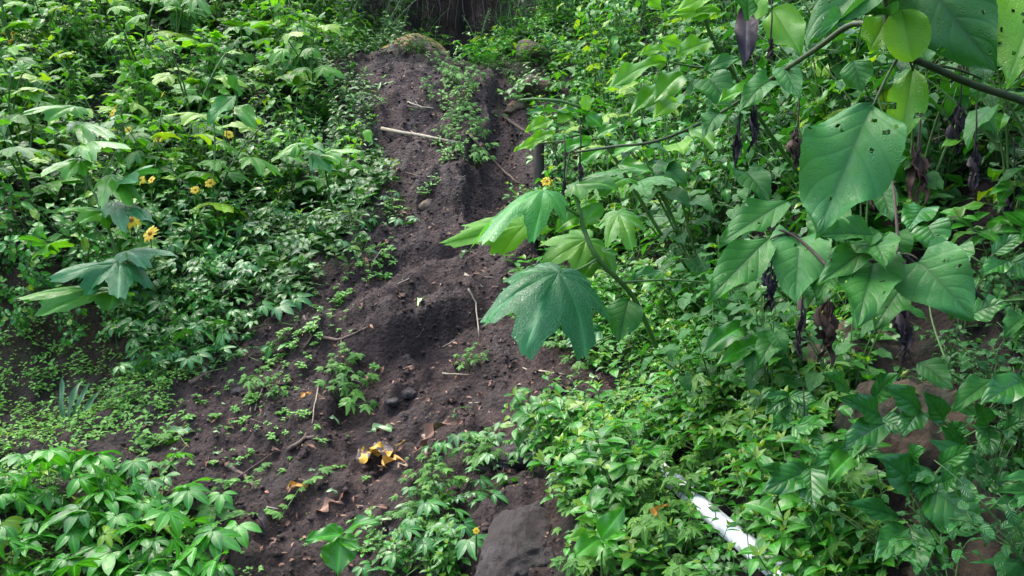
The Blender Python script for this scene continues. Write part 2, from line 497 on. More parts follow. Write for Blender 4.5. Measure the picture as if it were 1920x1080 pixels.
# ------------------------------------------------------------------ terrain
CP = [ # u, v, depth -> ground point
 (600,1080,3.5),(650,900,4.05),(760,740,4.6),(830,620,5.0),(820,500,5.6),(800,380,6.2),(790,290,6.8),(760,200,7.5),(700,105,8.4),(800,110,8.5),
 (700,640,4.9),(700,560,5.3),(640,620,5.05),(560,640,5.0),(500,700,4.85),(400,750,4.75),(900,560,5.15),(900,700,4.6),(960,640,4.8),(980,480,5.6),(880,850,4.0),
 (870,330,6.7),(870,200,7.7),(930,300,7.2),(960,400,6.5),(940,180,8.2),(1000,330,6.6),(1020,250,6.9),
 (1000,900,3.5),(980,1080,2.9),(1060,1080,2.75),(1100,900,3.45),(1100,740,4.2),(1200,640,4.4),
 (1300,650,4.1),(1300,900,3.0),(1300,1080,2.5),(1500,1080,2.2),(1500,880,2.65),(1450,720,3.2),
 (1650,1080,2.05),(1680,700,2.75),(1850,1080,1.75),(1900,700,2.5),(1900,880,2.1),(1700,900,2.3),
 (1700,420,3.5),(1900,420,3.1),(1500,480,4.0),(1300,480,4.9),(1150,480,5.5),(1080,380,6.3),
 (1150,250,7.2),(1300,180,7.2),(1500,180,6.2),(1700,180,4.8),(1900,180,4.2),(1050,130,8.6),(1000,80,9.6),
 (1150,60,9.2),(1350,20,9.0),(1700,-60,7.0),(2100,-60,6.0),(2200,500,2.9),(2200,1080,1.9),
 (100,1080,3.5),(350,1000,3.75),(100,870,4.3),(300,800,4.65),(100,730,5.25),(250,715,5.3),(-100,730,5.25),(-100,1080,3.4),(-400,1080,3.2),
 (100,500,5.55),(300,490,5.75),(-100,500,5.5),(-400,520,5.2),(400,640,5.15),(470,560,5.6),(100,600,5.5),(280,600,5.6),(600,480,5.9),
 (520,450,6.4),(620,360,6.9),(300,320,7.2),(100,320,6.9),(-200,320,6.6),(100,110,8.6),(400,110,8.7),(620,120,8.7),(-200,110,8.4),(600,230,7.8),
]
pts = [P(*c) for c in CP]
# the path the photographer stands on, and the ground beyond the crest
for x in (-6, -4, -2, 0): pts += [np.array([x, 2.2, -0.25]), np.array([x, 0.0, -0.3])]
pts += [np.array(p) for p in ((-1.2, 2.9, -.05), (0.2, 2.4, 0.0), (0.9, 1.2, 0.25), (0.5, 0, -.1), (2.5, 0.5, 1.2), (3, 0, 1.3),
    (-1.5, 9.6, 3.45), (-0.6, 9.8, 3.3), (-0.6, 11, 3.4), (-1.6, 11, 3.8), (-4, 10.5, 4.6), (-7, 10, 4.8), (0.8, 11, 4.4), (3, 11, 5.2), (6, 9, 5.5), (-7, 6, 2.3), (6, 5, 3.8), (-7, 3.5, 0.2),
    (-0.7, 13.8, 3.7), (-2.6, 13.2, 5.4), (1.2, 13, 5.2), (-5, 13.5, 6.8), (4, 13.5, 7.5), (-1, 16.5, 8.5), (-8, 15, 9), (8, 15, 10), (8, 2, 4), (10, 8, 8), (-10, 8, 4))]
pts = np.array(pts)
def _k(r2): return np.sqrt(r2 + 0.01)
D2 = ((pts[:, None, :2] - pts[None, :, :2]) ** 2).sum(-1)
K = _k(D2) - 0.004 * np.eye(len(pts)) * -1
n_ = len(pts)
Amat = np.zeros((n_ + 3, n_ + 3)); Amat[:n_, :n_] = K - 0.03 * np.eye(n_)
Q = np.concatenate([np.ones((n_, 1)), pts[:, :2]], 1)
Amat[:n_, n_:] = Q; Amat[n_:, :n_] = Q.T
wts = np.linalg.solve(Amat, np.concatenate([pts[:, 2], np.zeros(3)]))

def hbase(x, y):
    x = np.asarray(x, float); y = np.asarray(y, float)
    sh = x.shape; x = x.ravel(); y = y.ravel()
    o = np.empty(len(x))
    for i in range(0, len(x), 20000):
        a = x[i:i + 20000]; b = y[i:i + 20000]
        d = (a[:, None] - pts[:, 0]) ** 2 + (b[:, None] - pts[:, 1]) ** 2
        o[i:i + 20000] = _k(d) @ wts[:n_] + wts[n_] + wts[n_ + 1] * a + wts[n_ + 2] * b
    return o.reshape(sh)

DIRT = [(640,98),(700,90),(770,98),(800,130),(860,120),(930,140),(985,200),(1000,260),(1012,330),(1000,400),(940,440),(1015,470),(1000,560),(960,600),(1050,650),(1150,710),(1210,760),(1080,765),(1010,790),(1020,850),(1040,900),(1065,1080),(330,1080),(410,1005),(330,960),(240,910),(130,865),(200,830),(300,790),(330,730),(400,690),(470,640),(540,590),(600,550),(640,490),(700,440),(755,400),(720,360),(730,300),(705,250),(705,200),(690,150)]
BANK = [(-200,480),(60,470),(200,540),(330,520),(420,600),(430,690),(300,715),(150,700),(60,730),(-200,720)]

def axis(lo, hi, dlo, dhi, fine, coarse):
    a = list(np.arange(dlo, dhi, fine))
    q = dlo; s = fine
    pre = []
    while q > lo: s = min(s * 1.15, coarse); q -= s; pre.append(q)
    post = []; q = a[-1]; s = fine
    while q < hi: s = min(s * 1.15, coarse); q += s; post.append(q)
    return np.array(pre[::-1] + a + post)
xs = axis(-60, 60, -3.6, 2.4, 0.02, 4.0)
ys = axis(-30, 70, 1.6, 9.6, 0.022, 4.0)
GX, GY = np.meshgrid(xs, ys, indexing='ij')
def far_lift(x, y):
    d = np.maximum(0, np.maximum(np.maximum(np.abs(x) - 9, y - 16), -y - 3))
    return d * 0.25
cx = np.clip(GX, -10, 10); cy = np.clip(GY, -4, 16)
GZ = hbase(cx, cy) + far_lift(GX, GY)
uu, vv, dd = proj(np.stack([GX, GY, GZ], -1))
dm = inpoly(DIRT, uu, vv).astype(float)
bm_ = inpoly(BANK, uu, vv).astype(float) * (dd < 6)
def blur(a, k):
    for _ in range(k):
        a = a.copy()
        a[1:-1, :] = (a[:-2, :] + a[1:-1, :] * 2 + a[2:, :]) / 4
        a[:, 1:-1] = (a[:, :-2] + a[:, 1:-1] * 2 + a[:, 2:]) / 4
    return a
bank = blur(bm_, 30)
humus_shade = blur((~inpoly(DIRT, uu, vv) & (bm_ < .5) & ~((uu < 420) & (vv > 690) & (dd > .5))).astype(float), 8)
humus_shade = np.maximum(humus_shade, blur(((dd > 9.2)).astype(float), 10))  # ground of the hollow darkened too, standing in for its shade
# lumps, little slumped scarps, crumbly soil
GZ = GZ + 0.08 * fbm(GX, GY, 1.6, 3)
lump = fbm(GX + 3, GY * 1.2, 4.2, 4)
GZ = GZ + 0.085 * np.where(lump > 0, lump, lump * 1.3)
# crumbly terraces: soil that slumped in small steps
tz = GZ * 9 + 2.2 * fbm(GX, GY, 2.1, 3)
GZ = GZ + 0.045 * (np.floor(tz) + np.clip((tz - np.floor(tz)) * 2.2 - .6, 0, 1) - tz) * np.clip(fbm(GX + 20, GY, 1.1, 2) * 2 + .7, 0, 1)
rid = 1 - np.abs(fbm(GX * 1.2 + 5, GY, 2.6, 3)) * 1.6
GZ = GZ + 0.05 * np.clip(rid, -0.2, 1) 
cr = fbm(GX, GY, 17, 4)
GZ = GZ + 0.026 * cr + 0.022 * np.clip(fbm(GX + 9, GY, 33, 2) - 0.15, 0, 1)
GZ = GZ + 0.05 * bank * fbm(GX * 2, GY + GZ * 2, 5, 4)
def scarp(p0, p1, depth, width, back=0.3):
    """a slumped lip: the uphill side stands proud of the line, the lower side is hollowed"""
    global GZ
    a = np.array(p0[:2]); b = np.array(p1[:2]); L = np.linalg.norm(b - a); t = (b - a) / L; nrm = np.array([-t[1], t[0]])
    s = ((GX - a[0]) * t[0] + (GY - a[1]) * t[1]); d = (GX - a[0]) * nrm[0] + (GY - a[1]) * nrm[1]
    d = d + 0.14 * perlin(GX * 4, GY * 4) + 0.07 * perlin(GX * 11, GY * 11)
    e = np.exp(-(np.abs(s - L / 2) / (L * .62 + .05)) ** 4)
    st_ = np.clip(d / 0.05 + .5, 0, 1)
    GZ = GZ + depth * e * (st_ * .7 * np.exp(-(np.maximum(d, 0) / back) ** 2) - (1 - st_) * .35 * np.exp(-(np.minimum(d, 0) / (width * 2.2)) ** 2))
# rough ray march on the base surface to place the scarps
def hit0(u, v):
    r = P(u, v, 1.0) - CAM
    ds = np.arange(1.5, 14, 0.03)
    q = CAM + ds[:, None] * r
    b = q[:, 2] < hbase(q[:, 0], q[:, 1])
    return q[np.argmax(b)]
for (a, b, dep, wd) in [((690, 700), (870, 590), .22, .16), ((540, 660), (690, 650), .10, .10), ((590, 810), (680, 735), .10, .10),
                        ((810, 490), (930, 455), .11, .10), ((720, 405), (820, 400), .12, .10), ((420, 835), (560, 850), .07, .08), ((980, 790), (1080, 870), .12, .10),
                        ((735, 770), (800, 705), .13, .09), ((640, 560), (760, 500), .12, .12), ((690, 300), (730, 210), .10, .1), ((860, 430), (905, 330), .16, .16), ((890, 340), (930, 180), .28, .22), ((960, 520), (1000, 480), .1, .1), ((620, 960), (700, 890), .07, .08)]:
    scarp(hit0(*a), hit0(*b), dep, wd)
nx, ny = GX.shape
idx = np.arange(nx * ny).reshape(nx, ny)
F = np.stack([idx[:-1, :-1], idx[1:, :-1], idx[1:, 1:], idx[:-1, 1:]], -1).reshape(-1, 4)
me = bpy.data.meshes.new('hillside')
me.from_pydata(np.stack([GX, GY, GZ], -1).reshape(-1, 3).tolist(), [], F.tolist())
at = me.attributes.new('bank', 'FLOAT', 'POINT'); at.data.foreach_set('value', bank.ravel().astype(np.float32))
at = me.attributes.new('humus_shade', 'FLOAT', 'POINT'); at.data.foreach_set('value', humus_shade.ravel().astype(np.float32))
me.polygons.foreach_set('use_smooth', [True] * len(F))
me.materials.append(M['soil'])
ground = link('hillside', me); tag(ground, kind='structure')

def H(x, y):
    x = np.asarray(x, float); y = np.asarray(y, float)
    i = np.clip(np.searchsorted(xs, x) - 1, 0, nx - 2); j = np.clip(np.searchsorted(ys, y) - 1, 0, ny - 2)
    fx = np.clip((x - xs[i]) / (xs[i + 1] - xs[i]), 0, 1); fy = np.clip((y - ys[j]) / (ys[j + 1] - ys[j]), 0, 1)
    return (GZ[i, j] * (1 - fx) + GZ[i + 1, j] * fx) * (1 - fy) + (GZ[i, j + 1] * (1 - fx) + GZ[i + 1, j + 1] * fx) * fy
def NRM(x, y, e=0.06):
    gx = (H(x + e, y) - H(x - e, y)) / (2 * e); gy = (H(x, y + e) - H(x, y - e)) / (2 * e)
    n = np.stack([-gx, -gy, np.ones_like(gx)], -1)
    return n / np.linalg.norm(n, axis=-1, keepdims=True)
_ds = np.concatenate([np.arange(1.2, 9, 0.02), np.arange(9, 25, 0.1)])
def at_px(u, v):
    """ground point seen at photo pixel u,v"""
    q = CAM + _ds[:, None] * (P(u, v, 1.0) - CAM)
    b = q[:, 2] < H(q[:, 0], q[:, 1])
    k = np.argmax(b) if b.any() else len(_ds) - 1
    p = q[k].copy(); p[2] = H(p[0], p[1])
    return p
def seen(p, lift):
    """is a point lift metres above p in view of the camera, past the bare ground"""
    q = np.array(p) + np.array([0, 0, lift])
    t = np.linspace(0.15, 0.97, 60)[:, None]
    l = CAM + t * (q - CAM)
    return not (l[:, 2] < H(l[:, 0], l[:, 1]) - 0.02).any()

# ------------------------------------------------------------------ plant templates: (name, root mesh or None, [(part, mesh, matrix, [sub-parts])])
class Tmpl:
    def __init__(s, name, cat, root=None, parts=(), h=0.2):
        s.name = name; s.cat = cat; s.root = root; s.parts = list(parts); s.h = h

def inst(t, pos, up=(0, 0, 1), yaw=0.0, scale=1.0, label=None, group=None, cat=None, name=None):
    up = Vector(up).normalized()
    q = Vector((0, 0, 1)).rotation_difference(up) @ Quaternion((0, 0, 1), yaw)
    o = link(name or t.name, t.root)
    o.matrix_world = Matrix.Translation(Vector(pos)) @ q.to_matrix().to_4x4() @ Matrix.Scale(scale, 4)
    tag(o, label, cat or t.cat, group)
    for (nm, me_, mt, subs) in t.parts:
        c = link(nm, me_, o, mt)
        for (n2, m2, mt2) in subs: link(n2, m2, c, mt2)
    return o

def mk_herb(seed, h=0.2, leafs=(0.03, 0.06), kind='ovate', mat='herb', nodes=5, branch=2, name='leafy_herb', upr=0.15, kw=None):
    """upright herb: opposite leaves up the stem, widest and flattest at the top"""
    r = random.Random(seed); st = MB(); fo = MB(); kw = kw or {}
    stems = []
    top = np.array([r.uniform(-.05, .05), r.uniform(-.05, .05), h])
    stems.append(bez((0, 0, -0.03), (0, 0, h * .5), top))
    for b in range(branch):
        az = r.uniform(0, 6.28); k = r.uniform(.1, .5)
        p0 = stems[0][int(k * 7)]; e = p0 + np.array([math.cos(az) * h * .55, math.sin(az) * h * .55, h * (1 - k) * r.uniform(.5, .9)])
        stems.append(bez(p0, p0 + np.array([math.cos(az) * h * .4, math.sin(az) * h * .4, h * .1]), e, 6))
    for si, s in enumerate(stems):
        tube(st, s, 0.0028 if si == 0 else 0.002, 0.0012, 5)
        s = np.array(s); az0 = r.uniform(0, 3.14)
        m = nodes if si == 0 else max(2, nodes - 2)
        for k in range(m):
            f = 0.3 + 0.7 * k / (m - 1); p = s[min(len(s) - 1, int(f * (len(s) - 1) + .5))]
            az0 += 1.57 + r.uniform(-.3, .3)
            for sgn in (0, math.pi):
                a = az0 + sgn + r.uniform(-.25, .25)
                L = r.uniform(*leafs) * (0.75 + 0.4 * math.sin(math.pi * f))
                d = rdir(a, r.uniform(-.1, .45) + upr)
                lf = leaf(kind, 5, 1, fold=r.uniform(.15, .4), droop=r.uniform(.3, 1.0), width=r.uniform(.85, 1.1), r=r, **kw)
                tube(st, [p, p + d * L * .22], 0.001, 0.0008, 4)
                put(fo, lf, p + d * L * .2, d, rdir(a, 1.4), L, rn=r.random())
        for _ in range(3):
            a = r.uniform(0, 6.28)
            put(fo, leaf(kind, 4, 1, .4, .2, width=.8, r=r), s[-1], rdir(a, .8), rdir(a + 3.14, .8), r.uniform(*leafs) * .5, rn=.95)
    t_ = Tmpl(name, 'herb', None, [('stem', st.mesh('stem', [M['stem']]), Matrix(), []), ('foliage', fo.mesh('foliage', [M[mat]]), Matrix(), [])], h)
    t_.look = ['single stemmed', 'two stemmed', 'three stemmed', 'many stemmed'][min(3, branch)]
    return t_

def mk_palmate(seed, nl=5, L=0.08, n=7, spread=0.35, mat='creeper', name='creeping_vine', h=0.14):
    """trailing stem carrying five-fingered leaves on petioles"""
    r = random.Random(seed); st = MB(); fo = MB()
    az = 0.0
    s = [np.array([-spread, 0, 0.0])]
    for i in range(8):
        az += r.uniform(-.5, .5); s.append(s[-1] + np.array([math.cos(az), math.sin(az), r.uniform(-.3, .3)]) * spread * .25)
    tube(st, s, .0028, .0015, 5)
    for i in range(n):
        p = s[1 + i % 8] * 1.0
        a = r.uniform(0, 6.28)
        e = p + np.array([math.cos(a) * r.uniform(.03, .12), math.sin(a) * r.uniform(.03, .12), r.uniform(.5, 1) * h])
        tube(st, bez(p, p * .5 + e * .5 + np.array([0, 0, .03]), e, 5), .0015, .001, 4)
        ta = r.uniform(0, 6.28); tilt = r.uniform(0.1, .5); rn = r.random(); ls = L * r.uniform(.7, 1.25)
        axis_ = rdir(ta, 1.57 - tilt)
        for k in range(nl):
            b = ta + (k - (nl - 1) / 2) * (2.1 * math.pi / (nl + 1.2)) * .75
            d = rdir(b, -.05) - axis_ * (rdir(b, -.05) @ axis_)
            ll = ls * (1 - .13 * abs(k - (nl - 1) / 2)) * r.uniform(.9, 1.1)
            put(fo, leaf('ellip', 6, 1, fold=.22, droop=r.uniform(.3, .9), width=1.0, r=r), e + d * .006, d, axis_, ll, rn=rn)
    return Tmpl(name, 'vine', None, [('stem', st.mesh('stem', [M['stem']]), Matrix(), []), ('foliage', fo.mesh('foliage', [M[mat]]), Matrix(), [])], h)

def leafmesh(lf, mat, size=1.0, petiole=0.0, pr=0.0022):
    m = MB(); V, F_, A = lf
    m.add(V * size, F_, A, 0)
    if petiole: tube(m, bez((0, 0, 0), (0, -petiole * .5, -petiole * .12), (0, -petiole, -petiole * .35), 6), pr, pr * 1.2, 5, 1)
    return m.mesh('leaf', [M[mat], M['stem']])

FLOWER = None
def mk_flower():
    r = random.Random(5); pe = MB(); dc = MB()
    for k in range(11):
        a = k * 2 * math.pi / 11 + r.uniform(-.1, .1)
        put(pe, leaf('ellip', 5, 1, .15, .7, width=1.25, r=r), rdir(a, 0) * .006, rdir(a, .25), (0, 0, 1), .026 * r.uniform(.85, 1.1), rn=r.random())
    vs = []; fs = []
    for i in range(4):
        for k in range(10):
            th = k * .6283; ph = i / 3 * 1.5
            vs.append((.009 * math.cos(ph) * math.cos(th) + .0001 * k, .009 * math.cos(ph) * math.sin(th), .008 * math.sin(ph)))
    for i in range(3):
        for k in range(10): fs.append((i * 10 + k, i * 10 + (k + 1) % 10, i * 10 + 10 + (k + 1) % 10, i * 10 + 10 + k))
    dc.add(vs, fs)
    return pe.mesh('petals', [M['petal']]), dc.mesh('flower_centre', [M['disc']])
PETALS, DISC = mk_flower()

def mk_shrub(seed, h=0.8, stems=2, nleaf=9, size=(0.14, 0.24), kind='lobed', mat='lobed', flowers=0, name='lobed_leaf_shrub', lean=.25, variants=4, petmul=.5, drooprange=(.3, .8)):
    """big-leaved shrub; every leaf a part of its own"""
    r = random.Random(seed); st = MB(); parts = []
    lm = []
    for k in range(variants):
        lf = lobed(45, 4, r.uniform(*drooprange), .09, .06, r, 5 if k % 2 else 3) if kind == 'lobed' else leaf(kind, 9, 3, .25, r.uniform(*drooprange), .4, r=r, holes=2)
        lm.append(leafmesh(lf, mat, 1.0, petmul, .012))
    tops = []
    for s_ in range(stems):
        a = r.uniform(0, 6.28); top = np.array([math.cos(a) * h * lean, math.sin(a) * h * lean, h * r.uniform(.8, 1)])
        s = bez((0, 0, -.05), (0, 0, h * .5), top, 10); tube(st, s, .008, .004, 6); tops.append(top)
        s = np.array(s); m = nleaf // stems; a0 = r.uniform(0, 6.28)
        for k in range(m):
            f = .25 + .75 * (k + .5) / m; p = s[min(9, int(f * 9))]; a0 += 2.4
            sz = r.uniform(*size) * (1.1 - .45 * f); d = rdir(a0, r.uniform(-.25, .35)); upv = rdir(a0, 1.3 + r.uniform(-.2, .2))
            base = p + d * sz * petmul
            fr = frame(d, upv)
            mt = Matrix([[*(fr[0] * sz), base[0]], [*(fr[1] * sz), base[1]], [*(fr[2] * sz), base[2]], [0, 0, 0, 1]])
            parts.append(('leaf', lm[k % variants], mt, []))
        for k in range(3):
            a0 += 2.1; sz = size[0] * .45; d = rdir(a0, .7); fr = frame(d, rdir(a0 + 3.14, .8)); base = s[-1] + d * sz * petmul
            mt = Matrix([[*(fr[0] * sz), base[0]], [*(fr[1] * sz), base[1]], [*(fr[2] * sz), base[2]], [0, 0, 0, 1]])
            parts.append(('leaf', lm[k % variants], mt, []))
    fl = []
    for k in range(flowers):
        a = r.uniform(0, 6.28); t0 = tops[k % len(tops)]; e = t0 + rdir(a, .9) * r.uniform(.08, .16)
        tube(st, bez(t0 - np.array([0, 0, .04]), t0 * .5 + e * .5, e, 5), .0025, .002, 5)
        mt = Matrix.Translation(Vector(e)) @ Vector((0, 0, 1)).rotation_difference(Vector((r.uniform(-.4, .4), -.8, .6))).to_matrix().to_4x4() @ Matrix.Scale(1.25, 4)
        fl.append(('flower', PETALS, mt, [('flower_centre', DISC, Matrix())]))
    return Tmpl(name, 'shrub', None, [('stem', st.mesh('stem', [M['stem']]), Matrix(), [])] + parts + fl, h)

def mk_seedling(seed, n=6, L=.02, h=.03, mat='seed', kind='ovate', name='seedling'):
    r = random.Random(seed); m = MB()
    tips = 1 + seed % 3
    for k in range(tips):
        a = r.uniform(0, 6.28); b = np.array([math.cos(a), math.sin(a), 0]) * r.uniform(0, .04) * (k > 0)
        e = b + np.array([r.uniform(-.01, .01), r.uniform(-.01, .01), h * r.uniform(.6, 1.2)])
        tube(m, [b - np.array([0, 0, .02]), b * .7 + e * .3, e], .0012, .0009, 4, 1)
        for j in range(n):
            az = j * 2.4 + r.uniform(-.3, .3); pz = b + (e - b) * (1 - .12 * (j // 2))
            put(m, leaf(kind, 4, 1, .3, .5, r=r), pz, rdir(az, .25), (0, 0, 1), L * r.uniform(.6, 1.15) * (.7 + .1 * min(j, 4)), rn=r.random())
    t_ = Tmpl(name, 'seedling', m.mesh('seedling', [M[mat], M['stem']]), [], h); t_.look = ['lone', 'paired', 'clustered'][tips - 1]
    return t_

def mk_feathery(seed, L=.14, n=13, h=.12, name='lobed_weed'):
    """bushy weed of small cut leaves in threes"""
    r = random.Random(seed); st = MB(); fo = MB()
    for i in range(n):
        a = i * 2.4 + r.uniform(-.3, .3); el = r.uniform(.1, 1.3); l = L * r.uniform(.5, 1.1)
        e = rdir(a, el) * l + np.array([0, 0, h * r.uniform(.1, .8)])
        tube(st, bez((0, 0, 0), e * .5 + np.array([0, 0, .02]), e, 6), .0014, .0009, 4); rn = r.random(); ls = r.uniform(.028, .05)
        for k, da in enumerate((-1.1, 0, 1.1)):
            put(fo, lobed(21, 2, r.uniform(.3, .9), .08, .1, r, 3 + 2 * (i % 2), .6), e, rdir(a + da, r.uniform(-.5, .2)), (0, 0, 1), ls * (1.15 if k == 1 else .85), rn=rn)
    return Tmpl(name, 'weed', None, [('stem', st.mesh('stem', [M['stem']]), Matrix(), []), ('foliage', fo.mesh('foliage', [M['fern']]), Matrix(), [])], h)

T = {}
T['herb'] = [mk_herb(10 + i, h=.13 + .03 * (i % 4), leafs=(.035, .06), nodes=4 + i % 2, branch=1 + i % 3) for i in range(6)]
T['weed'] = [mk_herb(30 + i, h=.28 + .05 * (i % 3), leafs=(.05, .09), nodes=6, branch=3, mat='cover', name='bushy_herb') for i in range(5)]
T['sprig'] = [mk_herb(210 + i, h=.10 + .03 * (i % 3), leafs=(.03, .055), nodes=4, branch=1 + i % 2, mat='seed', name='soft_leaf_sprig') for i in range(5)]
T['slender'] = [mk_herb(230 + i, h=.26 + .06 * (i % 3), leafs=(.045, .085), nodes=7, branch=2, mat='herb', name='slender_herb') for i in range(5)]
T['lance'] = [mk_herb(50 + i, h=.3 + .05 * (i % 3), leafs=(.07, .12), kind='lance', nodes=6, branch=2, mat='herb', name='narrow_leaf_herb', kw={'wave': .3}) for i in range(4)]
T['palm'] = [mk_palmate(70 + i) for i in range(5)]
T['palmbig'] = [mk_palmate(80 + i, 5, .10, 8, .3, 'herb', 'five_finger_vine', .16) for i in range(4)]
T['lobed'] = [mk_shrub(90 + i, h=.45 + .12 * (i % 4), stems=2 + i % 2, nleaf=10, size=(.12, .22)) for i in range(5)]
T['lobedfl'] = [mk_shrub(110 + i, h=.55 + .1 * i, stems=2, nleaf=10, size=(.13, .22), flowers=2 + i % 2, name='flowering_shrub') for i in range(4)]
T['bright'] = [mk_shrub(120 + i, h=.4 + .1 * i, stems=2, nleaf=9, size=(.1, .17), mat='bright', name='bright_green_shrub') for i in range(3)]
T['heart'] = [mk_shrub(130 + i, h=.4 + .1 * i, stems=2, nleaf=10, size=(.10, .15), kind='heart', mat='heart', name='heart_leaf_shrub', drooprange=(.5, 1.2)) for i in range(4)]
T['seed'] = [mk_seedling(150 + i, 4 + i % 4, .016 + .004 * (i % 3)) for i in range(9)]
T['feath'] = [mk_feathery(170 + i) for i in range(3)]
T['forest'] = [mk_shrub(180 + i, h=1.3, stems=4, nleaf=40, size=(.12, .2), kind='ovate', mat='forest', name='forest_shrub') for i in range(2)]

def mk_bush(seed, h, n, size, kind, mat, name, stems=5, spreadr=.35):
    r = random.Random(seed); st = MB(); fo = MB()
    lib = [leaf(kind, 7, 2, r.uniform(.1, .4), r.uniform(.3, 1.1), .5, 1.0, r=r) for _ in range(7)]
    for s_ in range(stems):
        a = r.uniform(0, 6.28); rr = spreadr * r.uniform(.2, 1); s = bez((0, 0, -.05), (math.cos(a) * rr * .3, math.sin(a) * rr * .3, h * .6), (math.cos(a) * rr, math.sin(a) * rr, h * r.uniform(.7, 1)), 10)
        tube(st, s, .006, .002, 6); a0 = r.uniform(0, 6.28)
        for k in range(n // stems):
            f = .12 + .88 * (k + .5) / (n / stems); p = s[min(9, int(f * 9))]; a0 += 2.4 + r.uniform(-.4, .4); sz = r.uniform(*size)
            d = rdir(a0, r.uniform(-.5, .3)); pe = p + rdir(a0, .3) * sz * r.uniform(.3, .9)
            tube(st, [p, pe], .0015, .001, 4); put(fo, lib[r.randrange(7)], pe, d, rdir(a0, 1.1), sz, rn=r.random())
    return Tmpl(name, 'bush', None, [('stem', st.mesh('stem', [M['stem']]), Matrix(), []), ('foliage', fo.mesh('foliage', [M[mat]]), Matrix(), [])], h)
T['wallA'] = [mk_bush(500 + i, .55 + .1 * i, 42, (.07, .12), 'heart', 'heart', 'broad_leaf_bush') for i in range(4)]
T['wallB'] = [mk_bush(510 + i, .5 + .1 * i, 60, (.05, .09), 'ovate', 'herb', 'leafy_bush') for i in range(4)]
T['wallC'] = [mk_bush(520 + i, .6 + .1 * i, 34, (.10, .16), 'ellip', 'lobed', 'long_leaf_bush') for i in range(3)]
T['wallD'] = [mk_bush(530 + i, .5, 50, (.05, .09), 'ovate', 'glossy', 'dark_bush') for i in range(2)]
T['leftbush'] = [mk_bush(540 + i, .5 + .12 * i, 60, (.06, .12), 'ovate', 'bright' if i % 2 else 'lobed', 'green_bush', spreadr=.4) for i in range(4)]

# ------------------------------------------------------------------ scattering
LEFTBANK = [(-50,-50),(640,-50),(660,60),(640,98),(690,150),(705,205),(705,255),(730,300),(718,360),(750,400),(690,440),(640,490),(600,550),(530,590),(470,640),(430,690),(330,650),(200,560),(60,470),(-50,470)]
def sample(n, u0, v0, u1, v1, test, dmin=1.3, dmax=12, minsep=0.0, margin=0):
    """points spread evenly over the ground surface that shows in a window of the photo"""
    out = []
    tries = 0; cell = {}
    while len(out) < n and tries < 60:
        tries += 1
        x = rng.uniform(-7, 6, 6000); y = rng.uniform(1.2, min(dmax + 1, 13), 6000); z = H(x, y)
        u, v, d = proj(np.stack([x, y, z], -1))
        n3 = NRM(x, y); wgt = np.minimum(1 / n3[:, 2], 4) / 4
        ok = (u > u0) & (u < u1) & (v > v0) & (v < v1) & (d > dmin) & (d < dmax) & (rng.random(6000) < wgt) & test(u, v, d)
        for i in np.nonzero(ok)[0]:
            if len(out) >= n: break
            p = np.array([x[i], y[i], z[i]])
            if minsep:
                k = (int(p[0] // minsep), int(p[1] // minsep), int(p[2] // minsep))
                bad = False
                for a in (-1, 0, 1):
                    for b in (-1, 0, 1):
                        for c in (-1, 0, 1):
                            for q in cell.get((k[0] + a, k[1] + b, k[2] + c), ()):
                                if np.linalg.norm(q - p) < minsep: bad = True
                if bad: continue
                cell.setdefault(k, []).append(p)
            out.append((p, n3[i], u[i], v[i], d[i]))
    return out

LM = [(1000, 590, 'the huge glossy lobed leaf'), (980, 420, 'the pale shining lobed leaf'), (800, 265, 'the pale dry stick'), (780, 75, 'the mossy crest boulder'), (1010, 300, 'the gully stump'),
      (1340, 970, 'the white pipe'), (990, 1000, 'the foreground boulder'), (712, 880, 'the big yellow fallen leaf'), (1720, 340, 'the long black withered leaf'), (1600, 320, 'the pale heart shaped leaf'),
      (1240, 262, 'the long green branch'), (1620, 560, 'the leaf with a row of holes'), (1760, 550, 'the broad heart leaf'), (1740, 830, 'the brown rock'), (1060, 200, 'the pale arching branch'),
      (262, 425, 'the pair of yellow flowers'), (298, 257, 'the orange yellow flower'), (20, 62, 'the top left flowers'), (429, 252, 'the small yellow flower'), (132, 760, 'the fleshy upright blades'),
      (645, 760, 'the bushy light green weed'), (345, 815, 'the pale grey green fallen leaf'), (830, 820, 'the long curled dead leaf'), (578, 755, 'the small orange leaf'), (440, 170, 'the pair of round leaves'),
      (803, 385, 'the small tan stone'), (1850, 80, 'the top right corner leaf'), (488, 1010, 'the dark crumpled leaf'), (640, 1010, 'the three leaved seedling'), (1020, 830, 'the pale leaf at the soil edge'), (1445, 870, 'the dark ribbed leaves'), (870, 60, 'the dark hollow')]
LABELS = {}
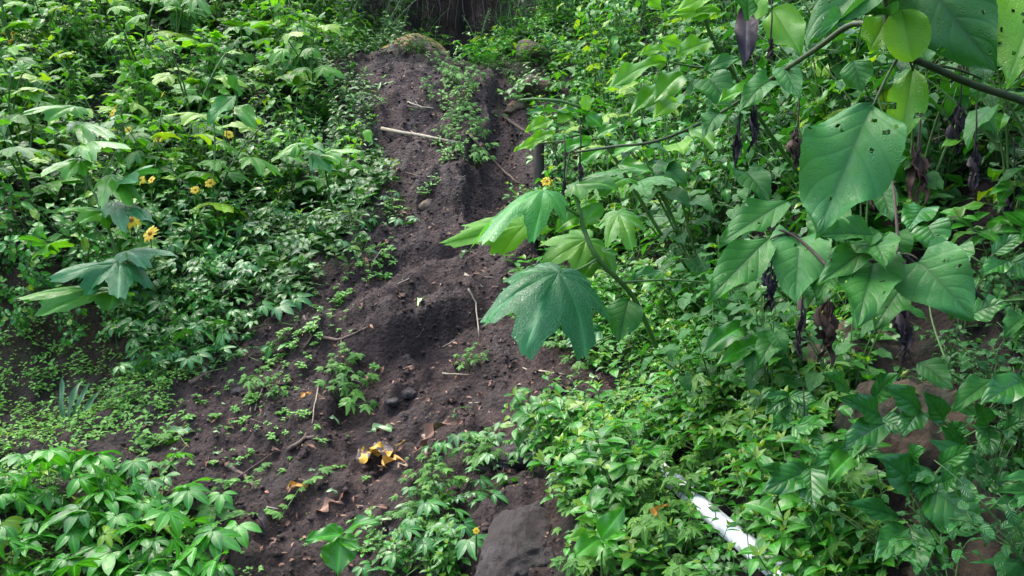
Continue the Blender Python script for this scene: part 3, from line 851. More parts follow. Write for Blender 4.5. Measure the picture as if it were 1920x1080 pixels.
def where(kind, u, v, s=1.0, group=None, extra=''):
    """a label from the thing's look and the landmark it stands by"""
    size = 'tiny' if s < .62 else ('small' if s < .85 else ('tall' if s > 1.12 else 'medium'))
    lm = sorted(LM, key=lambda l: (l[0] - u) ** 2 + (l[1] - v) ** 2)
    same = free = None
    for l in lm[:12]:
        du, dv = u - l[0], v - l[1]; k = math.hypot(du, dv)
        dist = 'close' if k < 50 else ('just' if k < 90 else ('a little' if k < 140 else ('somewhat' if k < 220 else 'far')))
        a = math.degrees(math.atan2(-dv, du)) % 360
        dr = ['right of', 'right and slightly above', 'above and right of', 'above', 'above', 'above and left of', 'above and left of', 'left of', 'left of', 'left of', 'below and left of', 'below and left of', 'below', 'below', 'below and right of', 'right and slightly below'][int((a + 11.25) // 22.5) % 16]
        for ex in (('', extra) if extra else ('',)):
            lb = ' '.join(f'{size} {ex} {kind} {dist} {dr} {l[2]}'.split())
            if len(lb.split()) > 16: continue
            if lb not in LABELS: free = lb; break
            if same is None and group and LABELS[lb] == group: same = lb
        if free: break
    lb = free or same or f'{kind} beside the dirt track {len(LABELS) and ""}'.strip()
    LABELS[lb] = group
    return lb

def spread(pool, n, win, test, lab, grp, minsep=.08, sc=(.8, 1.25), lean=.55, lift=0.0, hmax=None, vis=True, cat=None, dmax=12, sink=0.02):
    got = sample(n, *win, test, minsep=minsep, dmax=dmax)
    c = 0
    for (p, nn, u, v, d) in got:
        t = random.choice(pool); s = random.uniform(*sc)
        if vis and not seen(p, t.h * s): continue
        up = nn * lean + np.array([0, 0, 1 - lean]) + rng.normal(0, .1, 3)
        inst(t, p - np.array([0, 0, sink]) + np.array([0, 0, lift]), up, random.uniform(0, 6.28), s, where(lab, u, v, s, grp, getattr(t, 'look', '')), grp, cat)
        c += 1
    print('spread', grp, c, 'of', len(got))
    return c

notdirt = lambda u, v: ~inpoly(DIRT, u, v)
inleft = lambda u, v, d: inpoly(LEFTBANK, u, v)

# low cover that nobody could count: small leaves close over the soil
def cover(name, n, win, test, mat, size, hgt, dmax=12, kinds=('ovate',), label='x', zoff=0.0):
    m = MB(); got = sample(n, *win, test, dmax=dmax)
    lib = [leaf(random.choice(kinds), 3, 1, random.uniform(.1, .4), random.uniform(.2, 1), width=random.uniform(.8, 1.1)) for _ in range(8)]
    for (p, nn, u, v, d) in got:
        hh = random.random() ** .7 * hgt
        for k in range(3):
            a = random.uniform(0, 6.28); el = random.uniform(-.3, .5)
            base = p + nn * (hh + zoff) + np.array([random.uniform(-.02, .02), random.uniform(-.02, .02), random.uniform(-.01, .02)])
            put(m, lib[random.randrange(8)], base, rdir(a, el), nn * .6 + np.array([0, -.2, .5]), random.uniform(*size), rn=random.random())
    o = link(name, m.mesh(name, [M[mat]]))
    tag(o, label, 'ground cover', kind='stuff'); print('cover', name, len(got))
    return o

# ================================================================== LAYOUT
# soil crumbs: far too many to count
m = MB()
def crumb_lib(k):
    r = np.random.default_rng(k)
    v = np.array([(0,0,1),(.9,0,.3),(.28,.85,.3),(-.72,.53,.3),(-.72,-.53,.3),(.28,-.85,.3),(.72,.53,-.4),(-.28,.85,-.4),(-.9,0,-.4),(-.28,-.85,-.4),(.72,-.53,-.4),(0,0,-1)]) * r.uniform(.65, 1.2, (12, 1))
    f = [(0,1,2),(0,2,3),(0,3,4),(0,4,5),(0,5,1),(1,6,2),(2,6,7),(2,7,3),(3,7,8),(3,8,4),(4,8,9),(4,9,5),(5,9,10),(5,10,1),(1,10,6),(11,7,6),(11,8,7),(11,9,8),(11,10,9),(11,6,10)]
    return v, f
libc = [crumb_lib(k) for k in range(6)]
for (p, nn, u, v, d) in sample(14000, 50, 80, 1250, 1200, lambda u, v, d: inpoly(DIRT, u, v), dmax=10):
    V, F_ = libc[random.randrange(6)]
    s = .003 + .018 * random.random() ** 6
    m.add(V * s * np.array([1, 1, .8]) + p + nn * s * .3, F_)
tag(link('soil_crumbs', m.mesh('soil_crumbs', [M['crumb']], False)), 'loose dark crumbs and clods of soil on the bare slope', 'soil', kind='stuff')

RIGHT = lambda u, v, d: notdirt(u, v) & (u > 880)
LOWL = lambda u, v, d: notdirt(u, v) & (u < 700) & (v > 690)
nb = lambda u, v, d: ~inpoly(BANK, u, v)
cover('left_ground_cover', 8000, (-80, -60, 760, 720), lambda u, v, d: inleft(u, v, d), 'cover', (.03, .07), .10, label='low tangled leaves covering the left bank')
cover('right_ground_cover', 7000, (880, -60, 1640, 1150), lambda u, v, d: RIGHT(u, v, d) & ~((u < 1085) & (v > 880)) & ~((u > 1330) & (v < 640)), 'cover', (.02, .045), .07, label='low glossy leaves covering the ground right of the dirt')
cover('corner_ground_cover', 2500, (-80, 690, 500, 1150), lambda u, v, d: LOWL(u, v, d), 'seed', (.015, .035), .05, label='low small leaves covering the lower left ground')
cover('bank_moss', 450, (-80, 450, 460, 740), lambda u, v, d: inpoly(BANK, u, v), 'seed', (.012, .03), .03, label='sparse tiny leaves on the earth bank at the left')

PIPE = [(1215, 890), (1262, 872), (1490, 1075), (1560, 1190), (1440, 1190)]
spread(T['herb'] * 3 + T['sprig'] + T['feath'] * 2 + T['slender'][:2], 300, (980, 560, 1640, 1180), lambda u, v, d: RIGHT(u, v, d) & ~inpoly(PIPE, u, v) & ~((u < 1095) & (v > 880)), 'glossy green herb', 'glossy herbs carpeting the right side', minsep=.07)
spread(T['slender'], 150, (890, 20, 1400, 620), lambda u, v, d: RIGHT(u, v, d), 'slender green herb', 'bushy herbs on the upper right slope', minsep=.14)
spread(T['weed'], 170, (-60, -50, 720, 600), lambda u, v, d: inleft(u, v, d), 'bushy green herb', 'bushy herbs on the left bank', minsep=.14)
spread(T['lance'], 60, (-60, -50, 720, 500), lambda u, v, d: inleft(u, v, d), 'narrow leaved herb', 'narrow leaved herbs on the left bank', minsep=.2)
spread(T['lobed'], 50, (-60, -60, 600, 430), lambda u, v, d: inleft(u, v, d), 'shrub with lobed leaves', 'lobed leaf shrubs on the left bank', minsep=.26, sc=(.85, 1.4))
spread(T['bright'], 34, (-60, -60, 600, 260), lambda u, v, d: inleft(u, v, d), 'bright yellow green shrub', 'bright shrubs at the top left', minsep=.3, sc=(1.2, 2.0))
spread(T['palm'], 70, (250, 330, 760, 680), lambda u, v, d: inleft(u, v, d) | ((v > 560) & (u < 520) & (u > 200)), 'dark five fingered vine', 'five finger vines hanging over the left bank', minsep=.1)
spread(T['lance'], 40, (930, 20, 1640, 560), lambda u, v, d: RIGHT(u, v, d), 'narrow leaved herb', 'narrow leaved herbs on the right slope', minsep=.2)
spread(T['lobed'], 22, (1060, 100, 1640, 560), lambda u, v, d: RIGHT(u, v, d), 'shrub with lobed leaves', 'lobed leaf shrubs on the right slope', minsep=.3, sc=(.6, 1))
spread(T['palmbig'], 34, (-60, 900, 400, 1180), lambda u, v, d: LOWL(u, v, d) & (v > 900 + u * .12), 'bright five fingered vine', 'five finger vines in the lower left corner', minsep=.08)
spread(T['sprig'], 100, (-60, 690, 420, 1100), lambda u, v, d: LOWL(u, v, d), 'soft leaved sprig', 'small herbs at the lower left', minsep=.08, sc=(.6, 1))
spread(T['sprig'], 70, (-60, 470, 460, 740), lambda u, v, d: inpoly(BANK, u, v), 'soft leaved sprig', 'small herbs on the earth bank', minsep=.1, sc=(.5, .9))
spread(T['seed'], 150, (300, 80, 1060, 1080), lambda u, v, d: inpoly(DIRT, u, v) & (((u - 860) ** 2 + (v - 200) ** 2 < 110 ** 2) | ((v - 40 > -0.9 * (u - 500) + 700 - 120) & (v < -0.9 * (u - 500) + 900) & (u < 720))), 'green seedling', 'seedlings on the bare soil', minsep=.04, sc=(.6, 1.3))

# plants that lean out over the lip of the left bank
LIP = lambda u, v, d: (v > 400 + 0 * u) & (d > 5.0) & ~inpoly(DIRT, u, v)
spread(T['leftbush'], 55, (-60, -60, 640, 400), lambda u, v, d: inleft(u, v, d), 'leafy green bush', 'leafy bushes on the left bank', minsep=.3, sc=(.7, 1.2))
spread(T['wallB'], 16, (-60, 420, 440, 540), LIP, 'glossy leafy bush', 'bushes leaning over the lip of the left bank', minsep=.2, sc=(.6, .9), lean=.95)
spread(T['wallC'], 7, (-60, 400, 330, 500), LIP, 'long leaved bush', 'long leaved bushes over the lip of the left bank', minsep=.3, sc=(.6, .9), lean=.9)
spread(T['palm'], 34, (280, 480, 620, 690), lambda u, v, d: notdirt(u, v), 'dark five fingered vine', 'dark vines at the foot of the left bank', minsep=.08, sc=(.9, 1.3), lean=.8)
RWALL = lambda u, v, d: notdirt(u, v) & (v < 560)
spread(T['wallA'], 95, (1280, -60, 2060, 560), RWALL, 'bush with heart shaped leaves', 'heart leaved bushes on the right wall', minsep=.17, sc=(.8, 1.3))
spread(T['wallB'], 62, (1040, -60, 1380, 520), RWALL, 'leafy green bush', 'leafy bushes on the right wall', minsep=.2, sc=(.7, 1.2))
spread(T['wallC'], 40, (1100, -60, 1900, 480), RWALL, 'long leaved bush', 'long leaved bushes on the right wall', minsep=.26, sc=(.7, 1.2))
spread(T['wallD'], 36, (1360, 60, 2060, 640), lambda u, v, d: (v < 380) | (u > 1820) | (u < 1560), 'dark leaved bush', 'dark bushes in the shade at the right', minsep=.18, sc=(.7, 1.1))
# crumbs of dry leaf and bark in the soil: past counting
m = MB(); lib_ = [leaf('ellip', 3, 1, .4, 1.0, width=w_) for w_ in (.5, .8, 1.1)]
for (p, nn, u, v, d) in sample(2200, 200, 80, 1250, 1200, lambda u, v, d: inpoly(DIRT, u, v), dmax=10):
    put(m, lib_[random.randrange(3)], p + nn * .006, rdir(random.uniform(0, 6.28), random.uniform(-.3, .5)), nn, .012 + .03 * random.random() ** 2, rn=random.random())
tag(link('leaf_crumbs', m.mesh('leaf_crumbs', [M['litter']])), 'tiny bits of dry leaf strewn over the bare slope', 'litter', kind='stuff')

spread(T['wallA'], 26, (1290, 480, 1600, 860), lambda u, v, d: u > 1280, 'bush with heart shaped leaves', 'bushes below the heart leaved plant', minsep=.13, sc=(.45, .75))
spread(T['wallD'], 30, (1660, 560, 2060, 1160), lambda u, v, d: (u > 1790) | (v > 1000), 'dark leaved bush', 'dark bushes around the brown rock', minsep=.1, sc=(.3, .55))
spread(T['wallB'], 16, (-60, 480, 400, 640), lambda u, v, d: inpoly(BANK, u, v), 'glossy leafy bush', 'bushes draped on the left bank face', minsep=.22, sc=(.45, .75), lean=1.0)
m = MB()
for (p, nn, u, v, d) in sample(260, 200, 80, 1250, 1200, lambda u, v, d: inpoly(DIRT, u, v), dmax=10):
    V, F_ = libc[random.randrange(6)]
    m.add(V * (.004 + .012 * random.random() ** 3) + p + nn * .004, F_)
tag(link('pebbles', m.mesh('pebbles', [M['tanrock']], False)), 'small pale pebbles in the bare soil', 'pebbles', kind='stuff')

# ================================================================== NEAR PLANTS, each with leaves of its own
def chord(lf):
    """turn a curved leaf so that its tip lies one unit ahead on +Y"""
    V, F_, A = lf
    tip = V[-1] if abs(V[-1][0]) < 1e-6 and len(V) % 2 else V[np.argmax(V[:, 1])]
    tip = np.array([0, tip[1], tip[2]]); L = np.linalg.norm(tip); a = math.atan2(tip[2], tip[1])
    c, s = math.cos(-a), math.sin(-a)
    W = V.copy(); W[:, 1] = (c * V[:, 1] - s * V[:, 2]) / L; W[:, 2] = (s * V[:, 1] + c * V[:, 2]) / L; W[:, 0] = V[:, 0] / L
    return W, F_, A

def near_leaf(parent, base, tip, wpx, kind='heart', mat='heart', droop=.5, fold=.2, wave=.5, holes=3, bites=0, face=.6, tilt=0.0, seed=0, label=None, pet=None):
    """one leaf between two points in space; wpx its width in photo pixels at its distance"""
    r = random.Random(seed + int(base[0] * 7 + base[1]))
    b = P(*base); t = P(*tip); L = np.linalg.norm(t - b); d = (t - b) / L
    wid = wpx * (base[2] + tip[2]) / 2 / FPX
    if kind == 'lobed': lf = lobed(61, 7, droop, .07, .04, r, 5, .80)
    elif kind == 'broad': lf = lobed(61, 7, droop, .08, .04, r, 5, .90)
    elif kind == 'lobed3': lf = lobed(51, 6, droop, .08, .05, r, 3, .82)
    else: lf = leaf(kind, 34, 12, fold, droop, wave, 1.0, holes, r, serr=.012, bites=bites)
    V, F_, A = chord(lf)
    ex = V[:, 0].max() - V[:, 0].min()
    V = V * np.array([wid / L / ex, 1, wid / L / ex * .5 + .5])
    cam_ = (CAM - b) / np.linalg.norm(CAM - b)
    up = cam_ * face + np.array([tilt, 0, 1]) * (1 - face)
    Rm = frame(d, up)
    m = MB(); m.add(V @ Rm.T * L, F_, A, 0)
    o = link('leaf', m.mesh('leaf', [M[mat]]), parent)
    o.location = Vector(b) - parent.location
    if label: o['label'] = label
    return o

def near_plant(name, label, cat, root, stems, leaves, mats='stem', r0=.007, petioles=(), group=None):
    rp = P(*root)
    o = link(name, None); o.location = Vector(rp); tag(o, label, cat, group)
    st = MB()
    for s in stems:
        rr = s[0] if isinstance(s[0], (int, float)) else None
        q = s[1:] if rr else s
        pp = [P(*c) - rp for c in q]
        # smooth
        sm = []
        for i in range(len(pp) - 1):
            p0 = pp[max(i - 1, 0)]; p1 = pp[i]; p2 = pp[i + 1]; p3 = pp[min(i + 2, len(pp) - 1)]
            for k in range(5):
                t = k / 5
                sm.append(.5 * ((2 * p1) + (-p0 + p2) * t + (2 * p0 - 5 * p1 + 4 * p2 - p3) * t * t + (-p0 + 3 * p1 - 3 * p2 + p3) * t ** 3))
        sm.append(pp[-1])
        tube(st, sm, rr or r0, (rr or r0) * .6, 8)
    for (a, b, *rest) in petioles:
        A_ = P(*a) - rp; B_ = P(*b) - rp
        tube(st, bez(A_, (A_ + B_) / 2 + np.array([0, 0, .012]), B_, 7), .0028, .002, 6)
    link('stem', st.mesh('stem', [M[mats]]), o)
    for i, l in enumerate(leaves):
        k = l[3] if len(l) > 3 else {}
        near_leaf(o, l[0], l[1], l[2], seed=i * 13, **k)
    return o

D = dict
# the shrub that leans in at the top right
near_plant('overhanging_shrub', 'large leaved shrub leaning in over the top right corner on a thick green branch', 'shrub', (2250, 420, 2.2),
  [(.0085, (2250,420,2.2),(2080,250,1.85),(1920,190,1.62),(1820,157,1.56),(1740,122,1.52),(1695,103,1.5),(1668,72,1.5),(1660,20,1.5),(1650,-60,1.5)),
   (.006, (1665,60,1.52),(1600,45,1.58),(1530,92,1.7),(1450,145,2.0),(1350,212,2.5),(1240,262,2.4),(1150,275,2.4),(1080,285,2.45))],
  [((1634,205,1.5),(1533,425,1.42),178,D(kind='ovate',mat='heartpale',droop=.3,fold=.22,face=.75,holes=7,bites=3,wave=.8)),
   ((1690,-30,1.5),(1512,92,1.42),150,D(kind='ovate',mat='heart',droop=1.1,fold=.35,face=.5)),
   ((1680,30,1.48),(1530,75,1.38),42,D(kind='lance',mat='heartpale',droop=.8,fold=.9,face=.3,holes=0)),
   ((1715,-50,1.5),(1868,130,1.42),190,D(kind='heart',mat='heart',droop=.4,fold=.15,face=.8,holes=4)),
   ((1690,18,1.47),(1712,116,1.46),82,D(kind='round',mat='bright',droop=.5,fold=.15,face=.9,holes=0,wave=.2,label='round yellow green leaf with light shining through')),
   ((1665,30,1.52),(1630,96,1.5),70,D(kind='ovate',mat='bright',droop=.4,fold=.15,face=.8,holes=0)),
   ((1712,130,1.56),(1690,258,1.54),72,D(kind='ellip',mat='bright',droop=.2,fold=.3,face=.85,holes=0,bites=2)),
   ((1960,-40,1.5),(1890,150,1.42),150,D(kind='heart',mat='bright',droop=.4,fold=.1,face=.85,holes=12,bites=2)),
   ((1600,115,1.8),(1615,170,1.78),60,D(kind='ovate',mat='heart',face=.7)),
   ((1840,150,1.7),(1832,195,1.7),34,D(kind='ovate',mat='heart',face=.7,holes=0)),
   ((1445,150,1.95),(1385,215,1.9),60,D(kind='heart',mat='heart',face=.5)),((1420,165,2.1),(1345,200,2.0),46,D(kind='ovate',mat='lobed',face=.4,holes=0)),((1350,210,2.3),(1320,262,2.2),50,D(kind='ovate',mat='heart',face=.5,holes=0)),((1300,240,2.4),(1340,285,2.3),40,D(kind='ovate',mat='lobed',face=.5,holes=0)),
   ((1470,130,1.9),(1500,185,1.85),50,D(kind='heart',mat='heartpale',face=.6)),((1400,40,2.0),(1425,-40,1.95),60,D(kind='ellip',mat='heart',face=.4,holes=0)),
   ((1330,150,2.3),(1370,200,2.25),70,D(kind='heart',mat='heart',face=.5)),
   ((1270,268,2.25),(1282,292,2.2),58,D(kind='heart',mat='bright',face=.7,holes=2))],
  mats='branch', petioles=[((1688,102,1.5),(1632,210,1.5)),((1695,104,1.5),(1712,132,1.55)),((1740,122,1.52),(1840,148,1.7))])

near_plant('heart_leaf_plant', 'heart leaved plant with hole bitten leaves spreading in front of the dark hollow', 'shrub', (1960, 640, 2.5),
  [(.006, (1960,640,2.5),(1880,590,2.3),(1800,525,2.05),(1725,500,1.85),(1685,476,1.75),(1640,490,1.76),(1560,508,1.8)),
   (.004, (1685,476,1.75),(1680,400,1.8),(1672,330,1.9)),
   (.004, (1560,508,1.8),(1500,450,1.88),(1460,430,1.9))],
  [((1638,492,1.74),(1606,626,1.62),118,D(mat='heart',droop=.5,face=.75,holes=7,label='bright green leaf with a row of small holes')),
   ((1722,488,1.72),(1828,604,1.64),138,D(mat='heartpale',droop=.3,face=.8,holes=4)),
   ((1640,452,1.74),(1662,508,1.66),92,D(mat='heart',droop=.7,face=.6,holes=2)),
   ((1642,440,1.76),(1533,448,1.7),72,D(kind='ovate',mat='heart',droop=.5,fold=.3,face=.6,bites=3)),
   ((1645,462,1.76),(1530,535,1.7),62,D(kind='ovate',mat='heart',droop=.4,fold=.4,face=.6,holes=2)),
   ((1440,452,1.9),(1328,560,1.82),82,D(kind='ovate',mat='heart',droop=.6,fold=.2,face=.65,holes=3)),
   ((1500,448,1.9),(1490,566,1.8),116,D(mat='heartpale',droop=.5,face=.75,holes=3)),
   ((1475,382,2.0),(1350,452,1.92),76,D(kind='ovate',mat='heart',droop=.5,fold=.2,face=.5,bites=2)),
   ((1560,500,1.85),(1530,560,1.8),60,D(kind='ovate',mat='heart',face=.6,bites=3)),
   ((1540,545,1.95),(1512,580,1.9),58,D(mat='heart',face=.6)),
   ((1665,440,2.1),(1660,520,2.1),90,D(mat='heart',face=.5)),
   ((1560,400,2.1),(1530,470,2.05),80,D(mat='heart',face=.4)),
   ((1400,320,2.2),(1440,390,2.15),64,D(mat='heart',face=.4)),
   ((1655,360,2.0),(1672,414,1.95),46,D(mat='heart',face=.7)),
   ((1690,540,2.0),(1640,620,1.95),70,D(kind='ovate',mat='heart',face=.5))],
  mats='darkstem', petioles=[((1690,478,1.75),(1722,488,1.72)),((1640,488,1.76),(1560,512,1.75)),((1480,440,1.9),(1500,448,1.9)),((1480,440,1.9),(1440,452,1.9))])

near_plant('dark_leaf_vine', 'dark green climbing vine at the right edge beside the hollow', 'vine', (2050, 560, 2.2),
  [(.004,(2050,560,2.2),(1980,505,2.1),(1920,490,2.05),(1860,500,2.0),(1820,480,2.0)),
   (.004,(2050,560,2.2),(1960,560,2.2),(1880,565,2.2),(1850,570,2.2)),
   (.003,(1860,500,2.0),(1885,530,2.0),(1880,560,2.0))],
  [((1862,476,1.98),(1915,440,1.95),38,D(kind='ovate',mat='glossy',holes=0)),
   ((1890,492,1.98),(1840,512,1.95),40,D(kind='ovate',mat='glossy',holes=0)),
   ((1895,490,1.98),(1950,520,1.95),60,D(kind='ovate',mat='glossy',holes=0)),
   ((1820,590,2.2),(1895,570,2.15),60,D(kind='ovate',mat='glossy',holes=0)),
   ((1740,425,2.3),(1765,470,2.25),72,D(mat='glossy',holes=2)),
   ((1795,465,2.5),(1812,500,2.4),52,D(mat='glossy',holes=0)),
   ((1880,540,2.0),(1870,562,2.0),26,D(kind='ovate',mat='heart',holes=0)),
   ((1925,590,2.1),(1880,635,2.0),46,D(kind='ovate',mat='heart',holes=0)),
   ((1730,392,2.4),(1700,430,2.3),60,D(mat='glossy',holes=0)),
   ((1905,650,2.1),(1935,600,2.0),40,D(kind='ovate',mat='heart',holes=0))])

# glossy plants with ribbed leaves over the brown rock
G = lambda **k: D(kind='ovate', mat='glossy', droop=.5, fold=.18, face=.72, holes=0, **k)
near_plant('ribbed_leaf_plant', 'glossy plant of deeply ribbed dark leaves hanging over the upper part of the brown rock', 'plant', (1500, 905, 2.35),
  [(.005,(1500,905,2.35),(1520,870,2.2),(1560,850,2.05),(1610,850,1.98),(1655,790,1.98),(1700,750,2.05)),
   (.003,(1520,870,2.2),(1500,900,2.1),(1490,925,2.05))],
  [((1652,782,1.96),(1576,744,1.9),52,G()),((1658,796,1.96),(1580,838,1.88),56,G()),((1600,843,1.98),(1522,872,1.9),44,G()),
   ((1600,850,1.96),(1549,908,1.86),50,D(kind='ovate',mat='herb',droop=.5,face=.7,holes=0)),((1655,790,1.98),(1698,805,1.92),44,G()),((1520,882,2.05),(1425,930,2.0),62,G()),
   ((1520,880,2.05),(1524,952,1.95),58,G()),((1478,895,2.1),(1425,875,2.05),36,G()),((1490,800,2.2),(1545,850,2.1),50,G()),((1480,790,2.3),(1442,812,2.2),44,G()),
   ((1500,798,2.2),(1550,800,2.1),46,G()),((1590,735,2.2),(1548,700,2.1),40,G()),((1640,745,2.2),(1690,700,2.1),50,G()),((1600,845,2.0),(1655,850,1.95),34,G()),
   ((1605,970,2.1),(1560,1000,2.0),60,G()),((1540,960,2.1),(1510,1010,2.0),44,G())])
near_plant('ribbed_leaf_plant', 'glossy plant of big round ribbed leaves low on the brown rock', 'plant', (1760, 1010, 2.2),
  [(.005,(1760,1010,2.2),(1730,985,2.0),(1715,955,1.95),(1720,930,1.92),(1745,900,1.9),(1770,870,1.9)),
   (.003,(1715,985,1.95),(1700,975,1.93),(1680,975,1.9)),(.003,(1730,990,1.95),(1725,1010,1.95),(1750,985,1.9))],
  [((1715,915,1.9),(1640,858,1.84),88,G()),((1740,910,1.88),(1838,985,1.8),112,G()),((1752,978,1.86),(1838,996,1.78),46,G()),((1682,972,1.9),(1590,942,1.82),42,G()),
   ((1700,990,1.88),(1640,1056,1.8),62,G()),((1706,990,1.86),(1724,1076,1.76),78,G()),((1745,992,1.86),(1776,1072,1.8),28,D(kind='ellip',mat='herb',holes=0)),
   ((1765,872,1.9),(1824,836,1.84),38,G()),((1705,862,1.9),(1738,840,1.85),44,G()),((1745,885,1.92),(1700,900,1.85),46,G()),((1740,895,1.9),(1722,936,1.84),44,G()),
   ((1770,905,1.86),(1800,890,1.8),60,G()),((1715,965,1.92),(1745,972,1.88),26,D(kind='ovate',mat='heartpale',holes=0)),
   ((1840,862,2.0),(1742,828,1.94),78,D(kind='lobed3',mat='heartpale',label='pale green jagged leaf'))])
near_plant('ribbed_leaf_plant', 'green leaved plant hanging at the right edge above the dark soil', 'plant', (1990, 760, 2.1),
  [(.005,(1990,760,2.1),(1930,740,2.0),(1870,725,1.95),(1820,720,1.95),(1785,700,1.95)),(.0025,(1775,680,2.0),(1745,590,2.1),(1740,500,2.2))],
  [((1725,680,1.98),(1786,728,1.9),52,D(kind='ovate',mat='heart',holes=0)),((1860,712,1.94),(1785,770,1.88),52,D(kind='ovate',mat='heart',holes=0)),((1920,715,1.9),(1840,760,1.85),66,G()),
   ((1790,755,1.94),(1830,776,1.9),38,D(kind='ovate',mat='heart',holes=0)),((1925,730,1.9),(1912,785,1.85),36,D(kind='ovate',mat='heart',holes=1)),((1945,900,1.8),(1885,895,1.75),26,D(kind='ellip',mat='heartpale',holes=0)),
   ((1935,940,1.8),(1850,960,1.75),32,D(kind='ellip',mat='heart',holes=0)),((1930,960,1.8),(1888,1030,1.75),34,D(kind='ellip',mat='heart',holes=0)),((1960,925,1.8),(1868,918,1.78),30,D(kind='ellip',mat='heart',holes=0)),
   ((1950,1060,1.75),(1820,1056,1.7),50,D(kind='lobed3',mat='heartpale'))])
near_plant('cut_leaf_plant', 'dark plant with one deeply cut leaf above the carpet of herbs', 'plant', (1500, 700, 2.75),
  [(.004,(1500,790,2.75),(1490,765,2.5),(1482,742,2.4))],
  [((1481,742,2.35),(1434,782,2.3),34,D(kind='ellip',mat='glossy',holes=0)),((1481,744,2.35),(1472,796,2.3),34,D(kind='ellip',mat='glossy',holes=1)),((1482,744,2.35),(1512,792,2.3),34,D(kind='ellip',mat='glossy',holes=0)),
   ((1480,742,2.35),(1428,750,2.3),28,D(kind='ellip',mat='glossy',holes=0)),((1482,742,2.35),(1530,752,2.3),30,D(kind='ellip',mat='glossy',holes=0)),
   ((1460,620,2.6),(1420,690,2.5),50,D(kind='ovate',mat='heart')),((1400,610,2.7),(1310,672,2.6),50,D(kind='ovate',mat='herb')),((1430,640,2.7),(1340,690,2.6),42,D(kind='ovate',mat='herb'))])

# the plant with maple-like leaves that reaches out over the dirt
near_plant('maple_leaf_plant', 'plant with two huge maple shaped leaves reaching over the middle of the dirt track', 'shrub', (1230, 650, 3.0),
  [(.009,(1230,650,3.0),(1195,570,2.75),(1165,530,2.6),(1120,485,2.5),(1095,430,2.5),(1085,390,2.5),(1078,350,2.5)),
   (.004,(1120,485,2.5),(1085,505,2.42),(1048,512,2.35)),(.004,(1085,405,2.5),(1045,380,2.4),(1008,362,2.35)),
   (.004,(1165,530,2.6),(1250,525,2.7),(1330,530,2.8)),(.004,(1195,570,2.75),(1160,620,2.7),(1120,640,2.65))],
  [((1048,512,2.35),(978,668,2.18),236,D(kind='lobed',mat='shine',droop=.8,face=.62,tilt=.0,label='huge dark glossy lobed leaf hanging over the bare soil')),
   ((1020,358,2.35),(908,462,2.15),135,D(kind='lobed',mat='paleshine',droop=.9,face=.28,label='pale shining lobed leaf')),
   ((985,420,2.5),(826,462,2.4),92,D(kind='lobed3',mat='bright',droop=.3,face=.55,label='yellow green leaf tip with light shining through')),
   ((1100,450,2.55),(1010,500,2.5),110,D(kind='lobed',mat='bright',droop=.4,face=.5)),
   ((1130,470,2.6),(1090,520,2.55),90,D(kind='lobed3',mat='lobed',droop=.4,face=.5)),
   ((1078,345,2.5),(1180,320,2.5),80,D(kind='lobed',mat='lobed',droop=.5,face=.3)),
   ((1170,335,2.6),(1055,352,2.5),60,D(kind='lobed3',mat='lobed',droop=.5,face=.35)),
   ((1160,400,2.7),(1190,470,2.6),90,D(kind='lobed',mat='lobed',droop=.6,face=.5)),
   ((1200,340,2.7),(1270,345,2.6),80,D(kind='lobed3',mat='heartpale',droop=.6,face=.4)),
   ((1130,620,2.75),(1060,650,2.7),60,D(kind='ovate',mat='glossy')),((1180,560,2.7),(1160,640,2.65),70,D(kind='ovate',mat='heart')),
   ((1095,420,2.5),(1130,380,2.5),44,D(kind='ovate',mat='lobed',holes=0)),((1090,400,2.5),(1040,440,2.5),34,D(kind='lance',mat='lobed',holes=0)),
   ((1240,510,2.8),(1180,520,2.7),26,D(kind='lance',mat='heartpale',holes=0))])
near_plant('arching_branch', 'pale green arching branch with small bright leaves in front of the gully', 'shrub', (1240, 440, 3.2),
  [(.007,(1240,440,3.2),(1180,340,3.0),(1130,260,2.9),(1110,215,2.85),(1060,192,2.8),(1010,186,2.8),(975,188,2.8)),(.004,(1130,260,2.9),(1080,262,2.9),(1000,270,2.9)),
   (.004,(1110,215,2.85),(1096,200,2.85),(1105,190,2.8)),(.003,(1055,390,2.9),(1062,320,2.9),(1070,280,2.9))],
  [((1100,212,2.8),(990,212,2.8),24,D(kind='ellip',mat='herb',holes=0,face=.2)),((1035,225,2.85),(985,245,2.8),28,D(kind='ovate',mat='bright',holes=0)),((1040,250,2.9),(985,268,2.85),26,D(kind='ovate',mat='bright',holes=0)),
   ((1070,210,2.8),(1045,232,2.8),30,D(kind='ovate',mat='bright',holes=0)),((1100,215,2.8),(1130,240,2.8),34,D(kind='ovate',mat='herb',holes=0)),((1098,208,2.8),(1100,178,2.8),22,D(kind='round',mat='bright',holes=0)),
   ((1120,255,2.85),(1160,235,2.8),26,D(kind='ovate',mat='herb',holes=0)),((1110,262,2.85),(1040,290,2.8),30,D(kind='ovate',mat='herb',holes=0)),((1020,262,2.85),(965,280,2.8),20,D(kind='ellip',mat='bright',holes=0)),
   ((1130,280,2.9),(1080,310,2.8),30,D(kind='ovate',mat='herb',holes=0)),((1150,290,2.9),(1200,270,2.8),34,D(kind='ovate',mat='herb',holes=0)),((1160,310,2.9),(1220,320,2.8),34,D(kind='ovate',mat='herb',holes=0))])
